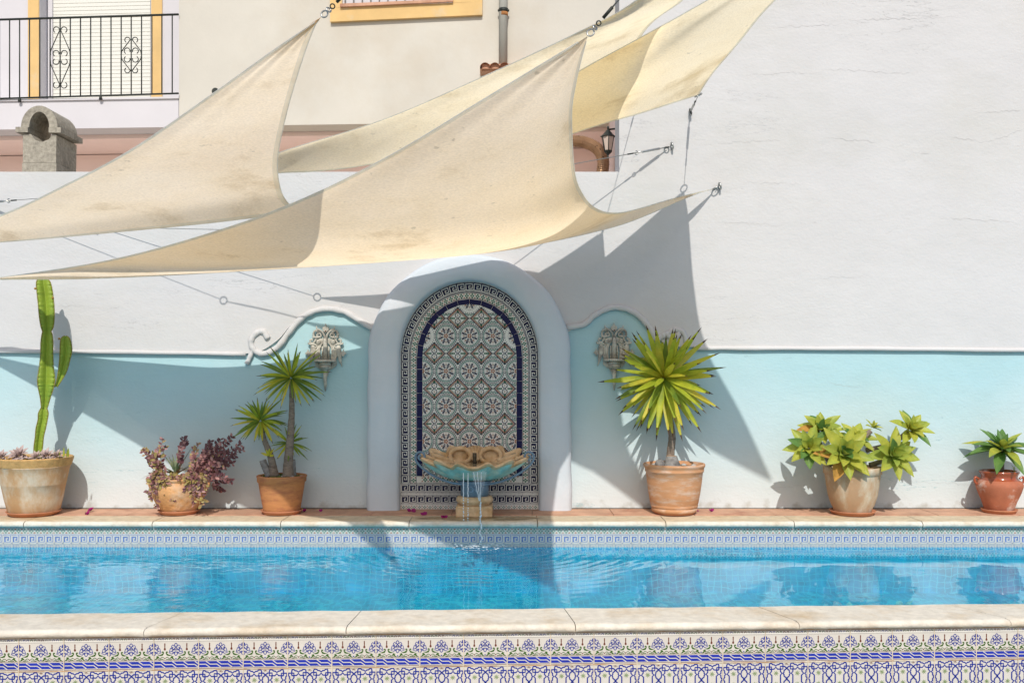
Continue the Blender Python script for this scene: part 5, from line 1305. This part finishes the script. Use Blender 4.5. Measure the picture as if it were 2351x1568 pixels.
# --- triple yucca
y3 = thing('yucca_plant', 'three headed slender yucca in the orange clay pot', 'yucca', tuple(P(655, 1095, PZ)))
def trunk(m_, L, r0, r1, mk='bark'):
    c = catmull([P(*q) for q in L], 6); n = len(c) - 1
    m_.tube(c, [lerp(r0, r1, (i / n) ** .6) + 0.0022 * (i % 2) for i in range(n + 1)], mk, 12)
mb = MB(); trunk(mb, [(662, 1098, PZ), (662, 1060, PZ), (667, 1000, PZ), (670, 940, PZ), (669, 875, PZ)], 0.055, 0.017); mb.build('main_trunk', y3)
mb = MB(); trunk(mb, [(630, 1094, PZ), (622, 1050, PZ), (607, 1010, PZ), (599, 975, PZ)], 0.042, 0.015); mb.build('side_trunk', y3)
mb = MB(); trunk(mb, [(618, 1093, PZ), (608, 1070, PZ), (603, 1056, PZ)], 0.030, 0.028, 'stump'); mb.build('dead_stub', y3)
mb = MB(); trunk(mb, [(672, 1095, PZ + .06), (671, 1055, PZ + .05)], 0.03, 0.026, 'stump'); mb.build('dead_stub', y3)
rnd = random.Random(5)
mb = MB(); yhead(mb, P(668, 868, PZ), 56, 0.32, 0.025, rnd, lo=-48, hi=80, wts=(2, 4, 1)); mb.build('leaf_head', y3)
mb = MB(); yhead(mb, P(598, 966, PZ), 50, 0.25, 0.024, rnd, lo=-50, hi=80, wts=(2, 4, 1)); mb.build('leaf_head', y3)
mb = MB(); yhead(mb, P(665, 1018, PZ + .05), 26, 0.19, 0.018, rnd, lo=-50, hi=70, wts=(1, 5, 0)); mb.build('leaf_head', y3)
mb = MB(); yhead(mb, P(617, 1048, PZ - .05), 7, 0.07, 0.022, rnd, lo=10, hi=85, wts=(1, 0, 2)); mb.build('small_shoot', y3)
mb = MB(); rnd = random.Random(3)
for i in range(60):
    a = rnd.random() * 6.28; r0 = rnd.uniform(0.02, 0.175)
    mb.ball(Vector(((647 - CX) * PZ / F + r0 * math.cos(a), PZ + r0 * math.sin(a), 0.30)), rnd.uniform(.012, .024), 'moss' if rnd.random() < .8 else 'pebble', 6, (1.2, 1, .8), 0.2)
o = mb.build('moss'); o['kind'] = 'stuff'; tag(o, 'moss and small stones on the soil under the triple yucca', 'moss')
# --- agaves
def rosette3(m_, c, axis, n, L, w, rnd, mks, wts=None, dry=0.08, fl=1.0, lo=8, hi=82):
    axis = Vector(axis).normalized(); a = axis.orthogonal().normalized(); b_ = axis.cross(a)
    for i in range(n):
        t = (i + .5) / n; el = lerp(hi, lo, t ** 0.8) + rnd.uniform(-6, 6); az = R(i * 137.5 + rnd.uniform(-8, 8))
        d = (a * math.cos(az) + b_ * math.sin(az)) * math.cos(R(el)) + axis * math.sin(R(el))
        mk = rnd.choices(mks, wts)[0]
        if t > 0.6 and rnd.random() < dry: mk = 'dry'
        LL = L * (0.55 + 0.5 * min(1, t * 1.6)) * rnd.uniform(.9, 1.1)
        # broad ovate pointed leaf with raised margins
        side = d.cross(axis)
        if side.length < .05: side = a.copy()
        side.normalize(); seg = 9; rows = []; p = Vector(c) + d * 0.01; dd = d.copy(); ww0 = w * (0.6 + 0.4 * min(1, t * 1.6)) * rnd.uniform(.9, 1.1)
        for s in range(seg + 1):
            q = s / seg
            wq = ww0 * (0.40 + 0.60 * math.sin(min(1, q / 0.55) * math.pi / 2)) * (1 - max(0, (q - .50) / .5) ** 1.5)
            nn = side.cross(dd).normalized(); 
            if nn.dot(axis) < 0: nn = -nn
            rows.append([p - side * wq / 2 + nn * wq * .22, p - side * wq / 4 + nn * wq * .05, p.copy(), p + side * wq / 4 + nn * wq * .05, p + side * wq / 2 + nn * wq * .22])
            dd = (dd + (-axis * 0.35 * fl + axis * (0.5 * q)) / seg + Vector((0, 0, -0.25)) / seg).normalized(); p = p + dd * LL / seg
        rows.append([p + dd * 0.012] * 5)
        vs = [v for r in rows for v in r]; k = len(rows)
        m_.add(vs, [(5 * i_ + j, 5 * i_ + j + 1, 5 * i_ + 6 + j, 5 * i_ + 5 + j) for i_ in range(k - 1) for j in range(4)], mk, True)
AZ = 8.17
ag = thing('agave_plant', 'branching agave with six lime green rosettes on thick bent stems', 'agave', tuple(P(1957, 1070, AZ)))
rnd = random.Random(21)
def z7(x, y): return (1738.7 + x / 3.84, 887.7 + y / 3.84)
stems = [((660, 690), (620, 640), (560, 570), (500, 560)), ((820, 700), (800, 640), (760, 620)), ((990, 690), (1060, 670), (1120, 640), (1170, 615)), ((960, 560), (1130, 520), (1250, 460), (1320, 400)), ((860, 640), (900, 520), (960, 430), (1000, 390)), ((640, 640), (560, 540), (540, 440))]
for L in stems:
    mb = MB(); pts_ = [P(*z7(*q), AZ - 0.02) for q in L]; mb.tube(catmull(pts_, 6), 0.021, 'bark', 10); mb.build('stem', ag)
for (cx, cy, r, ax, n, dz) in ((455, 545, 178, (-0.35, -1, 0.55), 20, -.10), (555, 395, 185, (-0.15, -0.8, 1.0), 20, 0.02), (760, 600, 225, (0.0, -1, 0.5), 22, -.15), (860, 470, 165, (0.1, -0.7, 1.0), 16, 0.02), (1185, 610, 205, (0.25, -1, 0.5), 20, -.08), (1345, 385, 175, (0.35, -.8, 0.85), 18, 0.0), (1015, 365, 85, (0.5, -.3, 1.0), 10, 0.04)):
    mb = MB(); L = r / 3.84 * AZ / F
    rosette3(mb, P(*z7(cx, cy), AZ + dz), ax, n, L * 1.12, L * 0.50, rnd, ('agave', 'agave_d'), (5, 1), 0.12); mb.build('rosette', ag)
UZ = 8.24
ag2 = thing('agave_plant', 'dark green agave rosette on a short stem in the red urn', 'agave', tuple(P(2294, 1080, UZ)))
mb = MB(); mb.tube([P(2299, 1085, UZ), P(2300, 1050, UZ), P(2302, 1035, UZ)], [0.021, 0.019, 0.021], 'bark', 10); mb.build('stem', ag2)
mb = MB(); rosette3(mb, P(2300, 1034, UZ), (0, -0.35, 1), 30, 0.275, 0.088, rnd, ('agave_d', 'agave'), (5, 2), 0.05, 1.5, -8, 80); mb.build('rosette', ag2)
mb = MB()
for k in range(5): blade(mb, P(2326 + k, 1082, UZ - .06), (0.5 - 0.25 * k, -.2, 1), 0.10, 0.006, 1.6, 'agave', 6)
mb.build('grass_tuft', ag2)
# --- cactus
CTZ = 8.15
ct = thing('cactus', 'tall ribbed green cactus with one side arm', 'cactus', tuple(P(86, 1048, CTZ)))
def z4(x, y): return (x / 2.56, 612 + y / 2.56)
def ribbed(m_, rings, seed, nr=4, rot=0.35):
    # rings: (centre, radius)
    c = []; N = 120
    pts_ = catmull([Vector(q[0]) for q in rings], 10); rad = [q.x for q in catmull([Vector((q[1], 0, 0)) for q in rings], 10)]
    vs = []; K = 32; n = len(pts_)
    for i, p in enumerate(pts_):
        cr = 1 + 0.11 * math.sin(i * 1.9 + seed) * (i % 2)
        for j in range(K):
            a = 6.2832 * j / K + rot
            w = abs(math.cos(nr / 2 * (a - rot))) ** 3.0
            r_ = rad[i] * (0.27 + 0.73 * w * cr)
            vs.append(p + Vector((r_ * math.cos(a), r_ * math.sin(a), 0)))
    m_.add(vs, [(i * K + j, i * K + (j + 1) % K, (i + 1) * K + (j + 1) % K, (i + 1) * K + j) for i in range(n - 1) for j in range(K)], 'cactus', True)
    m_.f.append(tuple(len(m_.v) - K + j for j in range(K))); m_.m.append(0); m_.sm.append(False)
    for i in range(0, n, 1):
        for k in range(nr):
            a = rot + 6.2832 * k / nr
            r_ = rad[i] * 1.03
            m_.ball(pts_[i] + Vector((r_ * math.cos(a), r_ * math.sin(a), 0)), 0.0052, 'spine', 5)
def seg_(L):
    k_ = CTZ / F / 2.56
    return [(P(*z4((a + c) / 2, y), CTZ), (c - a) / 2 * k_ * 1.18) for a, c, y in L]
rot = -0.35
mb = MB(); ribbed(mb, seg_([(198, 246, 1125), (198, 252, 1060), (206, 258, 1000), (210, 270, 950), (222, 280, 900), (225, 285, 860), (245, 272, 822)]), 1, rot=rot); mb.build('lower_segment', ct)
mb = MB(); ribbed(mb, seg_([(242, 280, 830), (235, 298, 770), (222, 318, 710), (218, 326, 660), (228, 318, 590), (236, 314, 520), (238, 314, 450), (245, 308, 400), (252, 300, 378)]), 2, rot=rot); mb.build('middle_segment', ct)
mb = MB(); ribbed(mb, seg_([(250, 300, 384), (238, 316, 350), (228, 322, 290), (222, 320, 220), (214, 312, 150), (212, 300, 100), (222, 285, 78), (240, 262, 72)]), 3, rot=rot); mb.build('upper_segment', ct)
mb = MB(); ribbed(mb, seg_([(322, 338, 706), (332, 362, 670), (340, 392, 620), (346, 410, 560), (350, 424, 500), (352, 420, 450), (360, 408, 420), (378, 392, 408)]), 4, rot=rot); mb.build('side_arm', ct)
for q in ((207, 130), (348, 424), (310, 185)):
    mb = MB(); mb.ball(P(*z4(*q), CTZ - .03), 0.010, 'dry', 8); mb.build('bud', ct)
for i, (x, y, r, lab) in enumerate(((5, 1118, 40, 'dusky pink echeveria rosette hanging over the left edge of the cactus pot'), (112, 1108, 52, 'largest echeveria rosette, left of the cactus stem'), (214, 1118, 34, 'small echeveria rosette at the foot of the cactus stem'), (272, 1110, 40, 'echeveria rosette just right of the cactus stem'), (336, 1110, 32, 'rightmost echeveria rosette beside the small spiky leaves'))):
    mb = MB(); L = r * 1.15 * CTZ / F / 2.56
    rosette3(mb, P(*z4(x, y + 4), CTZ - 0.19 + 0.02 * i), (0.1 - .05 * i, -0.6, 1), 26, L, L * 0.42, rnd, ('echeveria', 'echeveria'), None, 0.04, 0.6)
    tag(recenter(mb.build('echeveria')), lab, 'succulent', 'echeverias in the cactus pot')
mb = MB()
for (x, h, lean) in ((325, 55, -.15), (350, 30, 0), (375, 52, 0.05), (392, 50, .2), (401, 45, .1)):
    blade(mb, P(*z4(x, 1120), CTZ - .12), (lean, -.1, 1), h * CTZ / F / 2.56 * 1.2, 0.016, 0.1, 'agave', 6)
tag(recenter(mb.build('spiky_seedling')), 'small upright green blades at the right edge of the cactus pot', 'succulent')
mb = MB(); X0 = (78 - CX) * CTZ / F
for i in range(80):
    a = rnd.random() * 6.28; r0 = rnd.uniform(0.0, 0.27)
    mb.ball(Vector((X0 + r0 * math.cos(a), CTZ + r0 * math.sin(a), 0.45)), rnd.uniform(.012, .026), rnd.choice(('echeveria', 'dry', 'soil')), 6, (1.3, 1, .7), 0.2)
o = mb.build('dry_leaf_litter'); o['kind'] = 'stuff'; tag(o, 'dry leaf litter on the soil of the cactus pot', 'litter')
# --- carved bowl: aloe and purple trailing plant
BZ = 8.2
def r4(x, y): return (306.1 + x / 7.113, 979.6 + y / 7.113)
al = thing('aloe_plant', 'speckled grey green aloe in the middle of the carved bowl', 'aloe', tuple(P(*r4(690, 800), BZ)))
mb = MB(); c = P(*r4(700, 790), BZ - .03)
for (x, y) in ((480, 420), (380, 560), (390, 640), (620, 440), (715, 330), (780, 400), (940, 290), (1010, 560), (560, 470), (640, 520), (700, 480), (840, 460)):
    d = P(*r4(x, y), BZ - .03) - c; L = d.length; d.y += rnd.uniform(-.05, .04)
    blade(mb, c, d, L, 0.042, 0.15, 'aloe', 8, 'tip', 0.5, shape=0.2, curve=1.1)
for (x, y) in ((150, 830), (330, 720), (990, 760), (860, 730)):
    d = P(*r4(x, y), BZ - .10) - c; blade(mb, c, d + Vector((0, 0, 0.15)), d.length * 1.15, 0.034, 1.1, 'olive', 8, 'tip', 0.5, shape=0.2, curve=1.1)
mb.build('leaf_cluster', al)
pp = thing('purple_plant', 'straggling purple and pink leaved plant spilling from the carved bowl', 'shrub', tuple(P(*r4(700, 870), BZ)))
def oval(m_, c, d, L, w, mk, nrm=None):
    d = Vector(d).normalized(); up = nrm or Vector((rnd.uniform(-.5, .5), -0.8, rnd.uniform(-.2, .8)))
    s = d.cross(up); 
    if s.length < .05: s = Vector((1, 0, 0))
    s.normalize(); n_ = s.cross(d)
    rows = [(0, 0), (0.25, 0.75), (0.5, 1.0), (0.75, 0.65), (1.0, 0)]
    vs = [];
    for t, q in rows: vs += [c + d * L * t - s * w * q / 2 + n_ * w * .12 * q, c + d * L * t, c + d * L * t + s * w * q / 2 + n_ * w * .12 * q]
    m_.add(vs, [(3 * i + j, 3 * i + j + 1, 3 * i + 4 + j, 3 * i + 3 + j) for i in range(4) for j in range(2)], mk, True)
root_r = (1040, 800); root_l = (480, 820)
specs = []
for (tx, ty) in ((1610, 180), (1560, 230), (1780, 380), (1740, 300), (1260, 250), (1250, 300), (1420, 210), (1480, 320), (1650, 480), (1610, 600), (1520, 650), (1360, 350), (1380, 450), (1440, 560), (1300, 480), (1200, 420), (1150, 450), (1500, 440), (1340, 600), (1240, 560), (1180, 620), (1410, 700), (1100, 560), (1250, 700), (1350, 760), (1180, 720), (1550, 540)):
    specs.append((root_r, (tx, ty), 'p'))
for (tx, ty) in ((1050, 290), (1010, 370), (1230, 470), (950, 600)): specs.append((root_r, (tx, ty), 'r'))
for (tx, ty) in ((150, 390), (200, 370), (480, 220), (520, 340), (330, 430), (250, 560), (340, 560), (300, 470), (420, 370)): specs.append((root_l, (tx, ty), 'm'))
for (tx, ty) in ((830, 190), (860, 240)): specs.append(((760, 700), (tx, ty), 'p'))
specs.append(((1180, 900), (1590, 880), 'p')); specs.append(((1270, 960), (1550, 880), 'p')); specs.append(((1270, 960), (1460, 1050), 'p'))
for (tx, ty) in ((560, 990), (250, 900), (240, 1080), (280, 1180), (380, 1310), (500, 1100), (640, 1190), (330, 960), (450, 900), (380, 880), (560, 880)): specs.append(((430, 830), (tx, ty), 'o'))
for (tx, ty) in ((1150, 1200), (1000, 1260), (1120, 1270), (960, 1000), (1060, 960), (1170, 1040), (1090, 1080), (900, 960), (1020, 1150), (860, 1010), (960, 1080), (1180, 980)): specs.append(((980, 850), (tx, ty), 'o'))
mats = {'p': ('purple', 'purple', 'purple', 'rose'), 'r': ('rose', 'rose', 'olive'), 'm': ('purple', 'rose', 'olive'), 'o': ('olive', 'rose', 'olive', 'purple')}
mstem = MB(); ml = MB()
for (r0, t0, kind) in specs:
    dz = rnd.uniform(-.12, .02) if kind != 'o' else -0.24
    a = P(*r4(*r0), BZ - .06 if kind != 'o' else BZ - .17); e = P(*r4(*t0), BZ + dz + .04)
    mid = (a + e) / 2 + Vector((0, -0.03, 0.03 if kind != 'o' else 0.05)) + Vector((rnd.uniform(-.015, .015), 0, rnd.uniform(-.015, .015)))
    pth = catmull([a, mid, e], 6); mstem.tube(pth, 0.0022, 'stem', 5)
    n = len(pth)
    for i in range(2 if kind != 'o' else 1, n):
        for sx in ((1, -1) if i % 2 or kind == 'p' else (rnd.choice((1, -1)),)):
            if rnd.random() < 0.12: continue
            dirn = (pth[i] - pth[i - 1]).normalized(); s = Vector((dirn.z, rnd.uniform(-.5, .3), -dirn.x)) * sx
            L = rnd.uniform(.028, .048); oval(ml, pth[i], s * 0.8 + dirn * 0.6 + Vector((rnd.uniform(-.3, .3), rnd.uniform(-.3, .2), rnd.uniform(-.2, .2))), L, L * rnd.uniform(.5, .68), rnd.choice(mats[kind]))
    for k in range(4): oval(ml, e, Vector((rnd.uniform(-1, 1), rnd.uniform(-1, .2), rnd.uniform(-.3, 1))), rnd.uniform(.015, .034), .014, rnd.choice(mats[kind]))
for k in range(150):       # crowded foliage at the mouth of the bowl
    x, y = rnd.uniform(330, 1250), 820 + rnd.gauss(0, 48)
    if 560 < x < 900: y = max(y, 800) if y < 860 else 815
    oval(ml, P(*r4(x, y), BZ - rnd.uniform(.08, .23)), Vector((rnd.uniform(-1, 1), rnd.uniform(-1, 0), rnd.uniform(-.8, 1))), rnd.uniform(.028, .048), rnd.uniform(.016, .028), rnd.choice(('olive', 'rose', 'purple') if x > 900 or x < 450 else ('olive', 'olive', 'rose')))
for k in range(95):
    x = rnd.uniform(980, 1480); y = rnd.uniform(430, 780)
    if (x - 1240) ** 2 / 280 ** 2 + (y - 640) ** 2 / 190 ** 2 > 1: continue
    oval(ml, P(*r4(x, y), BZ - rnd.uniform(-.06, .12)), Vector((rnd.uniform(-1, 1), rnd.uniform(-1, 0), rnd.uniform(-.8, 1))), rnd.uniform(.030, .050), rnd.uniform(.018, .03), rnd.choice(('purple', 'rose', 'purple', 'rose', 'olive')))
mstem.build('stems', pp); ml.build('foliage', pp)

# --- fallen petals
pet = [((208, 1174), 'pair of magenta petals on the ledge between cactus pot and carved bowl', 1.3), ((197, 1181), 'magenta petal at the right foot of the cactus pot saucer', 0.9), ((699, 1172), 'magenta petal beside the saucer of the triple yucca', 0.8), ((738, 1170), 'magenta petal on the ledge right of the triple yucca', 0.7),
       ((944, 1168), 'largest magenta petal at the left foot of the mosaic panel', 1.1), ((953, 1176), 'smallest magenta petal left of the fountain plinth', 0.7), ((974, 1183), 'magenta petal on the coping left of the fountain plinth', 1.0), ((1020, 1189), 'magenta petal just left of the falling drops', 0.9), ((1635, 1168), 'magenta petal on the ledge right of the ridged tan pot', 0.9), ((1604, 1172), 'tiny magenta petal touching the ridged tan pot saucer', 0.5)]
for i, ((x, y), lab, s) in enumerate(pet):
    g = G(x, max(y, 1174.5), 0.006); g.y = min(g.y, 8.30 if not 900 < x < 1260 else 8.44); g.z = 0.008
    mb = MB()
    for k in range(4 if s > 1.2 else 3):
        a = rnd.random() * 6.28; oval(mb, g + Vector((rnd.uniform(-.02, .02) * (s > 1.2) * 1.5, 0, 0)), Vector((math.cos(a), math.sin(a) * .5, 0.55)), 0.038 * s, 0.030 * s, 'petal', Vector((rnd.uniform(-.6, .6), -.6, .6)))
    tag(recenter(mb.build('fallen_petal')), lab, 'petal', 'bougainvillea petals fallen on the ledge')
# wall plug and small marks
mb = MB(); mb.box((-7.5, 8.462, 0.0), (7.5, 8.475, 0.010), 'soil'); mb.build('dark_wall_joint', gw)
